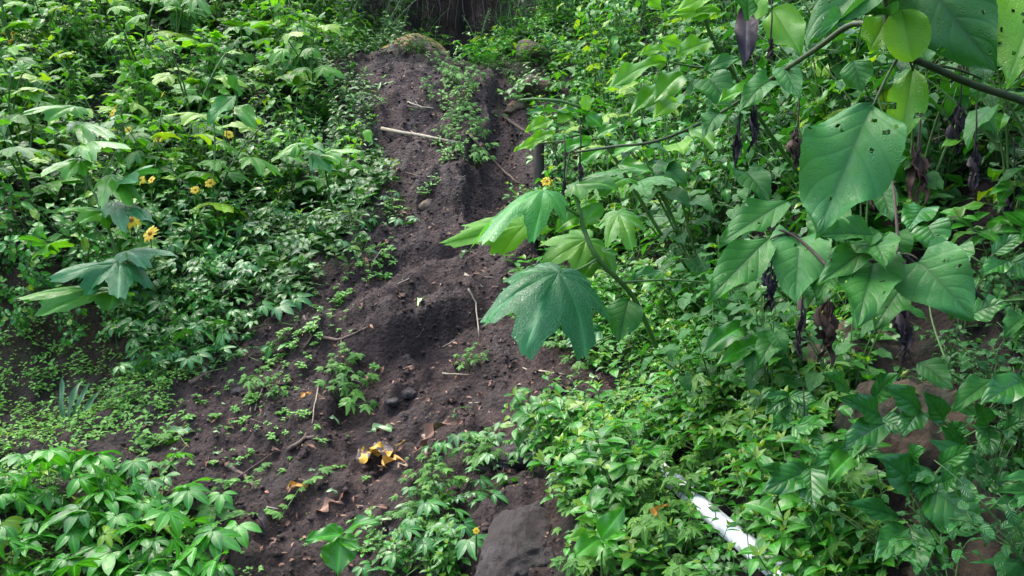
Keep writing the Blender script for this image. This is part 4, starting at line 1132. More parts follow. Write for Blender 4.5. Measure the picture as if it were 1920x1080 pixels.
near_plant('bright_leaf_sapling', 'sapling of long bright yellow green leaves left of the overhanging branch', 'sapling', (1500, 330, 3.6),
  [(.008,(1500,330,3.6),(1430,230,3.1),(1370,130,2.7),(1330,60,2.5),(1300,-40,2.4)),(.004,(1370,130,2.7),(1300,125,2.55),(1250,115,2.5))],
  [((1250,112,2.5),(1135,178,2.4),44,D(kind='ellip',mat='bright',holes=0,face=.5)),((1330,80,2.5),(1270,100,2.4),46,D(kind='ellip',mat='bright',holes=0)),((1350,25,2.45),(1250,32,2.4),34,D(kind='ellip',mat='bright',holes=0)),
   ((1350,20,2.45),(1290,45,2.4),30,D(kind='ellip',mat='bright',holes=0)),((1340,-5,2.4),(1270,20,2.35),36,D(kind='ellip',mat='bright',holes=0)),((1255,95,2.5),(1195,108,2.4),30,D(kind='ovate',mat='bright',holes=0)),
   ((1280,140,2.55),(1225,190,2.5),52,D(kind='ovate',mat='lobed',holes=0)),((1250,160,2.6),(1180,215,2.5),40,D(kind='ovate',mat='lobed',holes=0)),((1270,190,2.6),(1225,225,2.5),48,D(kind='ovate',mat='bright',holes=0)),
   ((1380,150,2.7),(1300,170,2.6),30,D(kind='ellip',mat='heartpale',holes=0)),((1390,40,2.5),(1440,-10,2.5),60,D(kind='ovate',mat='bright',holes=0)),((1450,20,2.6),(1500,100,2.5),76,D(kind='ovate',mat='bright',holes=0)),
   ((1400,10,2.5),(1398,130,2.4),44,D(kind='ellip',mat='wither',holes=0,label='withered brown leaf hanging down')),((1320,130,2.5),(1390,110,2.5),30,D(kind='ellip',mat='heartpale',holes=0)),
   ((1300,100,2.5),(1230,75,2.45),30,D(kind='ellip',mat='bright',holes=0)),((1240,20,2.5),(1205,-20,2.45),30,D(kind='ellip',mat='bright',holes=0))])
near_plant('ribbed_leaf_plant', 'glossy plant with oval ribbed leaves over the middle of the brown rock', 'plant', (1790, 880, 2.3),
  [(.004,(1790,880,2.3),(1790,830,2.05),(1770,790,2.0),(1720,770,2.0)),(.003,(1790,830,2.05),(1850,800,2.0),(1880,810,2.0)),(.003,(1790,880,2.3),(1850,900,2.1),(1880,940,2.0))],
  [((1722,770,1.98),(1660,725,1.92),54,G()),((1725,772,1.98),(1690,815,1.9),46,G()),((1770,790,1.98),(1735,735,1.95),44,G()),((1880,808,1.98),(1930,790,1.92),40,G()),((1850,800,2.0),(1862,860,1.92),44,G()),
   ((1850,800,2.0),(1830,755,1.95),40,G()),((1880,940,1.98),(1850,1000,1.92),46,G()),((1865,915,2.05),(1915,890,2.0),40,G()),((1800,850,2.02),(1770,800,1.98),40,G()),((1790,815,2.02),(1810,790,1.98),36,G()),
   ((1700,780,2.02),(1665,800,1.96),40,G()),((1860,905,2.05),(1835,940,2.0),40,G())])
# bottom centre and lower left
near_plant('broad_leaf_seedling', 'young plant with three broad soft leaves at the bottom edge', 'plant', (640, 1120, 3.2),
  [(.004,(640,1120,3.2),(636,1060,3.1),(640,1015,3.1))],
  [((640,1002,3.08),(572,1015,3.0),38,D(kind='ellip',mat='herb',holes=0,face=.4)),((640,1000,3.08),(716,982,3.0),36,D(kind='ellip',mat='herb',holes=0,face=.4)),((638,1010,3.08),(632,1075,3.0),66,D(kind='ovate',mat='herb',holes=0,face=.6)),((642,1005,3.1),(610,985,3.1),26,D(kind='ovate',mat='herb',holes=0,face=.4)),((640,1010,3.1),(675,1030,3.0),30,D(kind='ovate',mat='herb',holes=0))])
near_plant('broad_leaf_seedling', 'young plant with broad rounded leaves right of the grey foreground rock', 'plant', (1130, 1110, 2.6),
  [(.004,(1130,1110,2.6),(1128,1040,2.5),(1135,1000,2.5))],
  [((1128,1010,2.48),(1170,952,2.45),46,D(kind='ovate',mat='herb',holes=0,face=.7)),((1124,1012,2.48),(1078,1042,2.4),50,D(kind='ovate',mat='herb',holes=0,face=.7)),((1120,1000,2.5),(1062,1010,2.45),24,D(kind='ellip',mat='bright',holes=0)),((1115,980,2.5),(1078,975,2.45),20,D(kind='ellip',mat='bright',holes=0)),((1130,1010,2.48),(1160,1030,2.4),26,D(kind='ovate',mat='herb',holes=0)),((1135,1012,2.48),(1175,1000,2.4),26,D(kind='ovate',mat='herb',holes=0))])

# ================================================================== ROCKS, PIPE, STICKS
def rock(name, label, cen, size, mat, seed=0, rot=0.0, sub=5, rough=.35, flat=None, cat='rock', chip=(.62, .9)):
    import bmesh
    bm = bmesh.new(); bmesh.ops.create_icosphere(bm, subdivisions=sub, radius=1.0)
    v = np.array([q.co[:] for q in bm.verts]); f = [[w_.index for w_ in q.verts] for q in bm.faces]; bm.free()
    r = np.random.default_rng(seed)
    # chipped planes, then roughness
    for _ in range(14):
        n_ = r.normal(0, 1, 3); n_ /= np.linalg.norm(n_); k = r.uniform(*chip)
        d = v @ n_; v = v - np.where(d > k, (d - k) * .85, 0)[:, None] * n_
    nrm_ = v / np.linalg.norm(v, axis=1, keepdims=True)
    nn_ = fbm(v[:, 0] * 1.3 + v[:, 2] * .8 + seed, v[:, 1] * 1.3 - v[:, 2] * .9, 1.6, 5)
    v = v + nrm_ * (rough * .35 * nn_)[:, None]
    n2_ = fbm(v[:, 0] * 1.3 + v[:, 2] * 1.1 + seed, v[:, 1] * 1.3 + v[:, 2] * .7, 5.5, 4); v = v + nrm_ * (.08 * n2_ + .025 * fbm(v[:, 0] * 1.2 + v[:, 2], v[:, 1] * 1.1 - v[:, 2] * .8, 17, 3) + .05 * np.abs(fbm(v[:, 0] * 1.1 + v[:, 2] + seed, v[:, 1] + v[:, 2] * .9, 3.1, 3)))[:, None]
    v = v * np.array(size)
    c, s = math.cos(rot), math.sin(rot)
    v = v @ np.array([[c, -s, 0], [s, c, 0], [0, 0, 1]]).T
    me_ = bpy.data.meshes.new(name); me_.from_pydata(v.tolist(), [], f); me_.materials.append(M[mat])
    me_.polygons.foreach_set('use_smooth', [True] * len(f))
    o = link(name, me_); o.location = cen
    tag(o, label, cat); return o
p = P(980, 1010, 3.0); rock('boulder', 'grey brown muddy boulder in the foreground at the bottom centre', at_px(990, 1000) + np.array([0.0, .0, -.085]), (.15, .42, .17), 'mudrock', 3, -.25, chip=(.42, .75)).rotation_euler = (.12, -.12, 0)
p = P(905, 850, 3.9); rock('boulder', 'muddy stone half sunk in the soil above the foreground boulder', at_px(945, 840) - np.array([0, 0, .05]), (.22, .24, .08), 'mudrock', 5, .3)
rock('boulder', 'big brown rock behind the ribbed leaves at the lower right', at_px(1745, 860) + np.array([.05, .16, -.10]), (.24, .2, .30), 'brownrock', 8, .2, rough=.45)
rock('boulder', 'brown rounded rock face above the ribbed leaves under the hanging withered leaves', at_px(1635, 700) + np.array([0, .08, -.03]), (.20, .18, .17), 'brownrock', 12, .1, rough=.4)
rock('boulder', 'dark wet rock at the bottom right corner', at_px(1880, 1030) + np.array([.08, .14, -.12]), (.24, .2, .22), 'brownrock', 14, .4, rough=.5)
rock('boulder', 'brown boulder stained yellow with moss at the crest of the track', P(780, 94, 9.3) - np.array([0, 0, .03]), (.36, .28, .19), 'mossrock', 21, .2)
rock('stone', 'small tan stone on the dirt track', P(803, 388, 6.1), (.07, .06, .055), 'tanrock', 23, .6, 4)
rock('stone', 'flat tan stone beside the small stone on the track', P(775, 376, 6.2), (.05, .04, .025), 'tanrock', 25, .6, 3)
for i, (u, v, s, lb) in enumerate([(1010, 170, .22, 'grey brown rock in the wall of the gully'), (965, 205, .12, 'reddish rock at the top of the gully'), (1000, 105, .25, 'brown rock under the herbs above the gully')]):
    q = at_px(u, v); rock('stone', lb, q, (s, s * .8, s * .7), 'brownrock' if i != 1 else 'tanrock', 30 + i, i, 4)
for i, (u, v, s, lb) in enumerate([(760, 735, .07, 'dark clod of earth in the middle of the slope'), (735, 755, .05, 'smaller clod of earth below the dark clod'), (1290, 1062, .14, 'dark stone at the bottom edge beside the white pipe'), (450, 730, .05, 'pale brown stone among seedlings at the left of the slope')]):
    q = at_px(u, v); rock('stone', lb, q - np.array([0, 0, s * .3]), (s, s * .8, s * .55), 'mudrock', 40 + i, i, 4)

# white plastic pipe lying down the right side
pm = MB()
dpt = lambda u, v: float((at_px(u, v) - CAM) @ FW)
for k_ in np.arange(1.02, .85, -.005):
    pa = [P(1175, 822, dpt(1175, 822) * k_), P(1505, 1110, dpt(1505, 1110) * k_)]
    ln = [pa[0] * (1 - t) + pa[1] * t for t in np.linspace(.3, 1, 15)]
    if max(float(H(c_[0], c_[1])) - c_[2] for c_ in ln) < -.01: break
sm = [pa[0] * (1 - t) + pa[-1] * t + np.array([0, 0, -.008 * math.sin(math.pi * t)]) for t in np.linspace(0, 1, 14)]
tube(pm, sm, .029, .029, 20)
pipe_root = link('water_pipe', pm.mesh('water_pipe', [M['pipe']])); tag(pipe_root, 'white plastic water pipe lying half hidden in the herbs', 'pipe')
cm_ = MB(); k = np.array(sm[5]); k2 = np.array(sm[6]); tube(cm_, [k, k * .5 + k2 * .5], .0345, .0345, 20)
link('coupling', cm_.mesh('coupling', [M['pipe']]), pipe_root)

for t in (.06, .12, .18, .34, .52, .72):
    c_ = sm[0] * (1 - t) + sm[-1] * t
    for sg in (-1, 1):
        x_, y_ = c_[0] + sg * .045 + random.uniform(-.01, .01), c_[1] + random.uniform(-.03, .03)
        inst(random.choice(T['herb']), (x_, y_, float(H(x_, y_)) - .01), (-sg * .3, -.2, 1), random.uniform(0, 6.28), random.uniform(.6, .85), where('glossy green herb', *[float(k_) for k_ in proj(c_)[:2]], 1.2 if sg > 0 else .7, 'herbs crowding the white pipe'), 'herbs crowding the white pipe')
for t in (.46, .63, .79):
    c_ = sm[0] * (1 - t) + sm[-1] * t; x_, y_ = c_[0] - .02, c_[1] - .085
    inst(T['herb'][3], (x_, y_, float(H(x_, y_)) - .01), (.1, .2, 1), t * 9, .95, where('glossy green herb', *[float(k_) for k_ in proj(c_)[:2]], 1.2, 'herbs crossing the white pipe'), 'herbs crossing the white pipe')

def stick(label, pts_, r, mat='stick', name='stick', cat='stick', lift=.01, r1=None):
    m_ = MB(); pp = [at_px(u, v) + np.array([0, 0, lift]) for u, v in pts_]
    sm_ = []
    for i in range(len(pp) - 1):
        for t in (0, .25, .5, .75): sm_.append(pp[i] * (1 - t) + pp[i + 1] * t + rng.normal(0, r * .2, 3))
    sm_.append(pp[-1]); tube(m_, sm_, r, r1 or r * .6, 7)
    for _ in range(max(1, len(pp) - 1)):
        q = sm_[random.randrange(1, len(sm_) - 1)]; tube(m_, [q, q + rng.normal(0, 1, 3) * r * 2.2], r * .5, r * .3, 5)
    return tag(link(name, m_.mesh(name, [M[mat]])), label, cat)
stick('pale dry stick lying across the upper track', [(716, 250), (868, 284)], .017, lift=.035)
stick('thin bent pale twig standing down the middle of the slope', [(878, 556), (892, 590), (898, 645)], .006, lift=.03)
stick('thin twig beside the red brown leaf in mid slope', [(872, 517), (905, 545)], .006)
stick('short twig crossing the thin twig in mid slope', [(870, 520), (925, 530)], .005)
stick('grey stick lying at the left edge of the slump', [(598, 640), (640, 642), (690, 638)], .010, 'root')
stick('dark root at the foot of the left bank', [(355, 722), (380, 710), (402, 697)], .018, 'root', 'root', 'root')
stick('brown stick among dead leaves at the lower left', [(540, 850), (570, 830), (590, 822)], .012, 'root')
stick('brown stick beside the curled dead leaf at the lower left', [(425, 880), (460, 905), (480, 925)], .012, 'root')
stick('thin root under the left bank', [(570, 600), (585, 640), (570, 660)], .007, 'root', 'root', 'root')
stick('thin upright twig in the small stones on the left slope', [(478, 780), (492, 735)], .004)
stick('reddish twig pile on the upper track', [(765, 195), (790, 203), (812, 207)], .009)
stick('second reddish twig on the upper track', [(762, 205), (800, 212)], .007, 'root')
stick('dark branch lying in the gully', [(880, 255), (940, 320), (970, 350)], .014, 'root')
stick('dark stick across the gully beside the stump', [(945, 225), (1000, 262)], .016, 'darkstem')
stick('grey twig left of the yellow leaf', [(830, 710), (880, 706)], .005)
stick('grey twig low on the right of the slope', [(1010, 700), (1060, 712)], .005)
stick('long thin root on the left slope below the seedlings', [(440, 905), (490, 880), (520, 850)], .004, 'root', 'root', 'root')
stick('thin twig behind the orange leaf', [(600, 720), (590, 770), (585, 800)], .004)
for i, (u, v) in enumerate([(700, 495), (745, 540), (660, 720), (830, 655), (700, 850), (780, 640), (640, 880), (560, 905), (880, 600), (950, 520), (840, 440), (760, 330), (980, 700), (1040, 720), (880, 760), (500, 960), (600, 1000), (720, 1000), (770, 250), (470, 790)]):
    a = random.uniform(-.8, .8); l = random.uniform(12, 32)
    o = stick(where('short dry twig', u, v, 1, 'twigs scattered on the bare soil'), [(u, v), (u + l * math.cos(a), v + l * math.sin(a))], random.uniform(.002, .005), random.choice(['stick', 'root'])); o['group'] = 'twigs scattered on the bare soil'

# ------------------------------------------------------------------ fallen leaves
def fallen(u, v, Lpx, ang, label, mat='litter', kind='ellip', wid=.9, curl=1.2, fold=.5, lift=.012, group=None, name='fallen_leaf', stalk=True):
    p = at_px(u, v); d = (p - CAM) @ FW; L = Lpx * d / FPX
    n3 = NRM(p[0], p[1], .1)
    dirr = RT * math.cos(ang) + UP * math.sin(ang)
    dirr = dirr - n3 * (dirr @ n3); dirr /= np.linalg.norm(dirr)
    lf = leaf(kind, 12, 4, fold, curl, 1.2, wid) if kind != 'lobed' else lobed(41, 5, .6, .15, .06)
    V, F_, A = chord(lf)
    m_ = MB(); Rm = frame(dirr, n3 + rng.normal(0, .15, 3))
    V = V.copy(); V[:, 2] += .25 * np.sin(V[:, 1] * 6 + random.random() * 6) * V[:, 0]
    m_.add(V * L @ Rm.T, F_, A)
    if stalk: tube(m_, [(0, 0, 0), -dirr * L * .15, -dirr * L * .28 + n3 * L * .04], L * .012, L * .01, 5)
    o = link(name, m_.mesh(name, [M[mat]])); o.location = Vector(p + n3 * lift - dirr * L * .5)
    tag(o, label, 'leaf', group); return o
fallen(708, 884, 80, -2.2, 'big yellow fallen leaf with dark rotten patches', 'yellowleaf', 'ovate', 1.25, .35, .08, .05)
fallen(716, 864, 40, 1.9, 'upright yellow leaf piece behind the big yellow fallen leaf', 'yellowleaf', 'ovate', 1.2, 1.0, .3, .05)
fallen(680, 872, 30, 2.8, 'small yellow leaf piece left of the big yellow fallen leaf', 'yellowleaf', 'ellip', 1.0, 1.0, .3, .02)
fallen(742, 882, 42, -1.3, 'small curled orange leaf beside the big yellow leaf', 'orangeleaf', 'ovate', .9, 1.6, .7, .03)
fallen(578, 755, 26, 1.4, 'small orange leaf standing on the left slope', 'orangeleaf', 'ellip', .8, .6, .4, .04)
fallen(557, 922, 44, .2, 'yellow brown narrow leaf lying flat low on the slope', 'yellowleaf' if 0 else 'orangeleaf', 'ellip', .7, .5, .3)
fallen(345, 815, 48, -.15, 'pale grey green fallen leaf at the left', 'paleleaf', 'ellip', .9, .6, .2, .02)
fallen(720, 812, 44, -.3, 'pale green fallen leaf with a long stalk in the middle of the slope', 'paleleaf', 'ellip', .8, .9, .3, .02)
fallen(1020, 830, 36, .1, 'pale leaf lying at the right edge of the soil', 'paleleaf', 'ovate', .8, .6, .3, .02)
fallen(1113, 720, 22, .8, 'white scrap of leaf at the right edge of the bare soil', 'paleleaf', 'ovate', 1, .8, .3, .03)
fallen(830, 822, 82, 1.05, 'long curled red brown dead leaf in the middle of the slope', 'litter', 'ellip', .8, .5, .9, .03)
fallen(808, 852, 34, .3, 'grey end of a curled dead leaf below the long brown leaf', 'litter', 'ovate', .8, .8, .5)
fallen(1265, 1010, 62, .7, 'long orange dead leaf caught in the herbs left of the pipe', 'orangeleaf', 'ellip', .5, .7, .8, .10)
fallen(295, 888, 36, 1.2, 'brown curled leaf standing at the lower left', 'litter', 'ellip', .8, .9, .7, .02)
fallen(488, 1010, 60, -1.2, 'dark crumpled dead leaf at the lower left', 'wither', 'ovate', .9, 1.6, .8, .03)
fallen(152, 852, 24, -.2, 'orange brown leaf at the far left of the soil', 'orangeleaf', 'ellip', .8, .5, .4)
fallen(905, 520, 32, .1, 'red brown leaf beside the crossed twigs', 'litter', 'ellip', .7, .9, .6, .02)
fallen(880, 490, 30, .5, 'grey crumpled leaf in mid slope', 'paleleaf', 'ovate', .8, 1.6, .8, .02)
fallen(333, 628, 26, 0, 'yellow leaf caught on the left bank vine', 'yellowleaf', 'ovate', .8, .8, .5, .12)
fallen(620, 965, 60, .15, 'large brown leaf flat at the bottom of the slope', 'litter', 'ellip', .9, .5, .3)
fallen(715, 958, 34, -.1, 'pinkish dead leaf right of the large brown leaf', 'litter', 'ellip', .8, .8, .5)
fallen(860, 685, 22, 1.2, 'small curled pink brown leaf under the big glossy leaf', 'litter', 'ellip', .7, .8, .8, .02)
fallen(1880, 262, 48, .3, 'orange brown leaf hanging in the dark at the right edge', 'orangeleaf', 'ellip', .7, .8, .6, .5)
for i in range(190):
    for _ in range(30):
        u = random.uniform(240, 1150); v = random.uniform(160, 1070)
        if inpoly(DIRT, u, v) and (random.random() < .25 + .75 * (v > 680)): break
    fallen(u, v, random.uniform(9, 26), random.uniform(0, 6.28), where('brown dead leaf', u, v, .5, 'dead leaves scattered on the bare soil'), random.choice(['litter', 'litter', 'litter', 'litter', 'wither', 'paleleaf']), random.choice(['ellip', 'ovate']), .8, random.uniform(.6, 1.8), random.uniform(.3, .9), .008, 'dead leaves scattered on the bare soil', stalk=False)

# ------------------------------------------------------------------ hanging withered leaves
def withered(u, v0, v1, d, wpx, seed, label):
    r = random.Random(seed); m_ = MB(); a = P(u, v0, d); b = P(u + r.uniform(-8, 8), v1, d)
    w0 = wpx * d / FPX; L = np.linalg.norm(b - a)
    for k in range(3):
        V, F_, A = leaf('ellip', 20, 4, .2, .2, 0, 1.0, 3, r, serr=.12, bites=3); ph = r.random() * 6; V = V.copy()
        t = V[:, 1].copy(); x = V[:, 0] / .42
        th = 1.6 * k + 2.2 * x + 1.4 * np.sin(t * 5 + ph)
        V[:, 0] = np.cos(th) * np.abs(x) * w0 / L * 1.15 + .05 * np.sin(t * 8 + ph) * w0 / L * 4
        V[:, 2] = np.sin(th) * np.abs(x) * w0 / L * 1.1 + .04 * np.cos(t * 17 + ph) * w0 / L * 3
        put(m_, (V, F_, A), a + rng.normal(0, .004, 3), b - a + rng.normal(0, .006, 3), (0, -1, 0), L * r.uniform(.8, 1.02))
    tube(m_, [a + np.array([0, 0, .12]), a + np.array([.003, 0, .05]), a, a * .6 + b * .4], .002, .003, 5)
    return tag(link('withered_leaf', m_.mesh('withered_leaf', [M['wither2' if seed % 3 == 0 else 'wither']])), label, 'dead leaf')
for i, (u, a, b, d, w_, lb) in enumerate([
    (1722, 270, 412, 2.0, 34, 'long black crumpled leaf hanging right of the pale heart shaped leaf'), (1828, 270, 370, 2.3, 18, 'thin black withered leaf hanging in the dark hollow'),
    (1695, 560, 690, 2.2, 26, 'dark crumpled leaf hanging between the two green heart leaves'), (1555, 560, 690, 2.3, 34, 'broad black withered leaf hanging above the brown rock'),
    (1503, 580, 690, 2.3, 18, 'narrow grey withered leaf hanging left of the broad black one'), (1446, 500, 600, 2.5, 24, 'black withered leaf hanging under the left heart leaves'),
    (1505, 810, 880, 2.3, 30, 'dark withered leaf hanging over the lower herbs'), (1412, 200, 290, 2.2, 20, 'dark withered leaf hanging from the green branch'),
    (1386, 230, 330, 2.3, 14, 'thin dark withered leaf left of another on the green branch'), (1495, 240, 320, 2.2, 24, 'black withered leaf below the right part of the green branch'),
    (1087, 300, 350, 2.5, 9, 'small black withered leaf hanging below the branch tip'), (1058, 330, 390, 2.5, 9, 'small black withered leaf above the shining lobed leaf'),
    (1445, 70, 120, 2.4, 14, 'dark withered leaf at the top beside the bright sapling'), (30, 340, 400, 6.0, 16, 'grey withered leaf hanging at the far left'), (62, 350, 420, 6.0, 14, 'dark withered leaf right of the grey one at the far left'),
    (1640, 300, 400, 2.8, 22, 'dark withered leaf behind the pale heart shaped leaf'), (1800, 190, 300, 2.8, 26, 'dark withered leaf under the top right branch'), (1900, 330, 420, 2.8, 22, 'dark withered leaf at the right edge')]):
    withered(u, a, b, d, w_, 300 + i, lb)

# ------------------------------------------------------------------ stump, blades, trailing shoots
def post(name, label, u, v0, v1, d, wpx, mat='bark', seed=1):
    m_ = MB(); b = P(u, v1, d); b[2] -= .15; t = P(u, v0, d); r = wpx * d / FPX / 2
    s = [b + (t - b) * k / 8 + rng.normal(0, r * .12, 3) for k in range(9)]
    tube(m_, s, r * 1.25, r * .85, 12); return tag(link(name, m_.mesh(name, [M[mat]])), label, 'stump')
post('stump', 'short dark stump standing in the gully behind the arching branch', 1010, 262, 345, 6.2, 20)
post('stump', 'thin upright trunk behind the black withered leaf on the right', 1503, 560, 700, 2.9, 20)
bm2 = MB()
for k, (du, h_, az) in enumerate([(-.03, .24, -.12), (.02, .22, .22), (.045, .20, .42), (-.01, .26, .05)]):
    V, F_, A = leaf('ellip', 12, 3, .6, .35 + .3 * k, .3, .32); q = at_px(132, 790)
    put(bm2, (V, F_, A), q + np.array([du, 0, -.02]), (math.sin(az), 0, math.cos(az)), (0, -1, .2), h_ * 1.15)
tag(link('blade_plant', bm2.mesh('blade_plant', [M['blade']])), 'clump of upright fleshy grey green blades at the left', 'plant')

def trail(label, pts_, name='trailing_shoot', lf='lobed3', L=.05, mat='fern', lift=.05, step=1):
    m_ = MB(); st_ = MB(); pp = [at_px(u, v) + np.array([0, 0, lift + random.uniform(-.01, .03)]) for u, v in pts_]
    o = link(name, None); o.location = Vector(pp[0]); tag(o, label, 'vine')
    pp = [q - pp[0] for q in pp]; sm_ = []
    for i in range(len(pp) - 1):
        for t in (0, .33, .66): sm_.append(pp[i] * (1 - t) + pp[i + 1] * t)
    sm_.append(pp[-1]); tube(st_, sm_, .003, .0018, 5)
    for q in sm_[::step]:
        a = random.uniform(0, 6.28); l_ = L * random.uniform(.6, 1.1)
        put(m_, lobed(25, 2, .5, .08, .05, random, 5) if lf != 'ovate' else leaf('ovate', 5, 1, .3, .5), q + rdir(a, .5) * l_ * .3, rdir(a, .3), (0, -.3, 1), l_)
    link('stem', st_.mesh('stem', [M['stem']]), o); link('foliage', m_.mesh('foliage', [M[mat]]), o); return o
trail('long pale green shoot trailing over the soil at the bottom left', [(305, 1045), (370, 1025), (460, 1000), (530, 985), (560, 950), (600, 915)])
trail('second trailing shoot running up over the soil at the lower left', [(260, 985), (370, 975), (420, 945), (460, 925), (490, 900)])
trail('thin creeping shoot above the lower left corner', [(150, 925), (200, 905), (250, 890), (300, 860), (330, 835)])
trail('creeping shoot with small leaves across the left soil', [(255, 840), (290, 850), (330, 830), (350, 860), (300, 910)], lf='ovate', L=.035)

# ------------------------------------------------------------------ feathery weeds and low plants on and beside the dirt
def some(pool, lab, grp, lst, cat=None, up=.4):
    for (u, v, s) in lst:
        p = at_px(u, v); nn = NRM(p[0], p[1])
        t = random.choice(pool); inst(t, p - np.array([0, 0, .015]), nn * up + np.array([0, 0, 1 - up]), random.uniform(0, 6.28), s, where(lab, u, v, s, grp, getattr(t, 'look', '')), grp, cat)
for (u, v, s, lb) in [(645, 780, 1.25, 'bushy light green weed growing in the middle of the left slope'), (640, 725, .9, 'light green weed just above the bushy weed on the left slope'), (650, 690, .7, 'small light weed on the slump edge'),
    (475, 740, .8, 'light green weed above the stones on the left slope'), (880, 700, .6, 'small weed below the big glossy leaf'), (900, 690, .6, 'second small weed below the big glossy leaf'), (515, 755, .7, 'light weed on the left slope beside the stones')]:
    p = at_px(u, v); inst(random.choice(T['feath']), p, NRM(p[0], p[1]) * .5 + np.array([0, 0, .5]), random.uniform(0, 6), s, lb)
for _ in range(46):
    for _ in range(40):
        t = random.random(); u = 850 + random.gauss(0, 34) + 20 * (t > .7); v = 100 + 215 * t
        if 770 < u < 915: break
    p = at_px(u, v); inst(random.choice(T['feath'] + T['sprig']), p, NRM(p[0], p[1]) * .5 + np.array([0, -.2, .5]), random.uniform(0, 6), random.uniform(.5, 1.1), where('light green weed', u, v, 1, 'weeds along the rim of the gully'), 'weeds along the rim of the gully', 'weed')
some(T['herb'], 'leafy green plant', 'leafy plants at the bottom edge', [(random.uniform(700, 870) , random.uniform(1010, 1100), random.uniform(.6, 1.0)) for _ in range(17)])
some(T['palm'] + T['feath'], 'dark leafy vine', 'dark vines left of the boulder', [(random.uniform(800, 925) - (v_ - 900) * .35, v_, random.uniform(.6, .95)) for v_ in [random.uniform(880, 1080) for _ in range(19)]], 'vine')
some(T['palm'], 'sparse little vine', 'small vines above the boulder', [(870, 862, .7), (895, 868, .8), (925, 880, .8), (850, 880, .8), (880, 775, .5), (950, 895, .7)], 'vine')
some(T['sprig'], 'soft leaved sprig', 'plants at the left edge of the soil', [(random.uniform(200, 330), random.uniform(700, 860), random.uniform(.6, 1)) for _ in range(22)])
some(T['sprig'], 'little green plant', 'small plants on the upper track', [(805, 365, .8), (815, 345, .7), (795, 372, .7), (735, 395, .9), (755, 410, .9), (742, 420, .7), (725, 402, .8), (700, 300, .9), (712, 330, .8), (690, 215, .9), (700, 235, .9), (715, 200, .7)])
some(T['seed'], 'green seedling', 'seedlings on the lower left slope', [(random.gauss(440, 75), random.gauss(790, 50), random.uniform(.7, 1.5)) for _ in range(85)], 'seedling')
some(T['seed'], 'green seedling', 'seedlings along the left edge of the track', [(u_, -0.93 * (u_ - 640) + 520 + random.gauss(45, 32), random.uniform(.8, 1.9)) for u_ in [random.uniform(500, 740) for _ in range(90)]], 'seedling')
some(T['seed'], 'green seedling', 'seedlings dotted low on the slope', [(random.uniform(300, 780), random.uniform(860, 1060), random.uniform(.5, 1.2)) for _ in range(30)], 'seedling')
some(T['herb'], 'glossy green herb', 'herbs at the right edge of the soil', [(1030, 820, .8), (1045, 800, .9), (1100, 790, .9), (1120, 810, 1), (1060, 790, .8), (1150, 770, .9), (1080, 840, 1), (1040, 860, .9), (1110, 690, .7), (1080, 720, .6), (1130, 700, .8), (1070, 900, 1), (1095, 960, 1), (1085, 930, .9)])

# ------------------------------------------------------------------ flowering shrubs at the left, marked by their yellow flowers
for (u, v, d, s, lb) in [(240, 560, 5.2, .75, 'shrub with two yellow flowers in the middle of the left bank'), (300, 380, 6.2, .8, 'shrub with an orange yellow flower right of centre on the left bank'), (255, 620, 5.1, .5, 'low shrub with one yellow flower near the foot of the left bank'),
    (20, 200, 6.8, .8, 'shrub with yellow flowers at the far left edge'), (430, 360, 6.4, .7, 'shrub with a yellow flower on the right part of the left bank'), (1020, 450, 5.8, .5, 'flowering shrub with one orange flower behind the maple leaf plant')]:
    p = at_px(u, v); inst(random.choice(T['lobedfl']), p, (0, -.35, 1), random.uniform(0, 6), s, lb)
def flowerhead(u, v, s, lb):
    q = at_px(u, v + 14); p = P(u, v, (q - CAM) @ FW - .72)
    o = link('flower', None); o.location = Vector(p); tag(o, lb, 'flower')
    c = link('petals', PETALS, o, Vector((0, 0, 1)).rotation_difference(Vector((random.uniform(-.5, .5), -.8, .55))).to_matrix().to_4x4() @ Matrix.Scale(s * 1.15, 4)); link('flower_centre', DISC, c)
    st_ = MB(); g = at_px(u, v + 45) - p; tube(st_, bez((0, 0, 0), (0, .02, -.12), (g[0], g[1], g[2]), 8), .003, .004, 5); link('stem', st_.mesh('stem', [M['stem']]), o)
for (u, v, s, lb) in [(245, 412, 1.9, 'larger yellow flower on the left bank, left of a pair'), (282, 438, 1.7, 'yellow flower right of the larger one on the left bank'), (256, 495, 1.3, 'yellow flower below the pair on the left bank'),
    (298, 257, 1.6, 'orange yellow flower in the upper left vegetation'), (241, 243, .9, 'small yellow bud left of the orange yellow flower'), (429, 252, 1.2, 'small yellow flower at the right of the upper left vegetation'),
    (25, 62, 1.4, 'yellow flower at the top left edge'), (10, 60, 1.1, 'smaller yellow flower at the very edge of the top left'), (262, 337, 1.2, 'small yellow flower under the big leaf at the left'), (284, 337, .9, 'yellow bud right of the flower under the big leaf'),
    (394, 343, 1.2, 'yellow flower in the middle of the left bank'), (366, 356, 1.0, 'small yellow flower left of the one in mid bank'), (1025, 340, 1.2, 'orange flower right of the gully'), (893, 995, .3, 'small yellow flower at the bottom edge')]:
    flowerhead(u, v, s, lb)

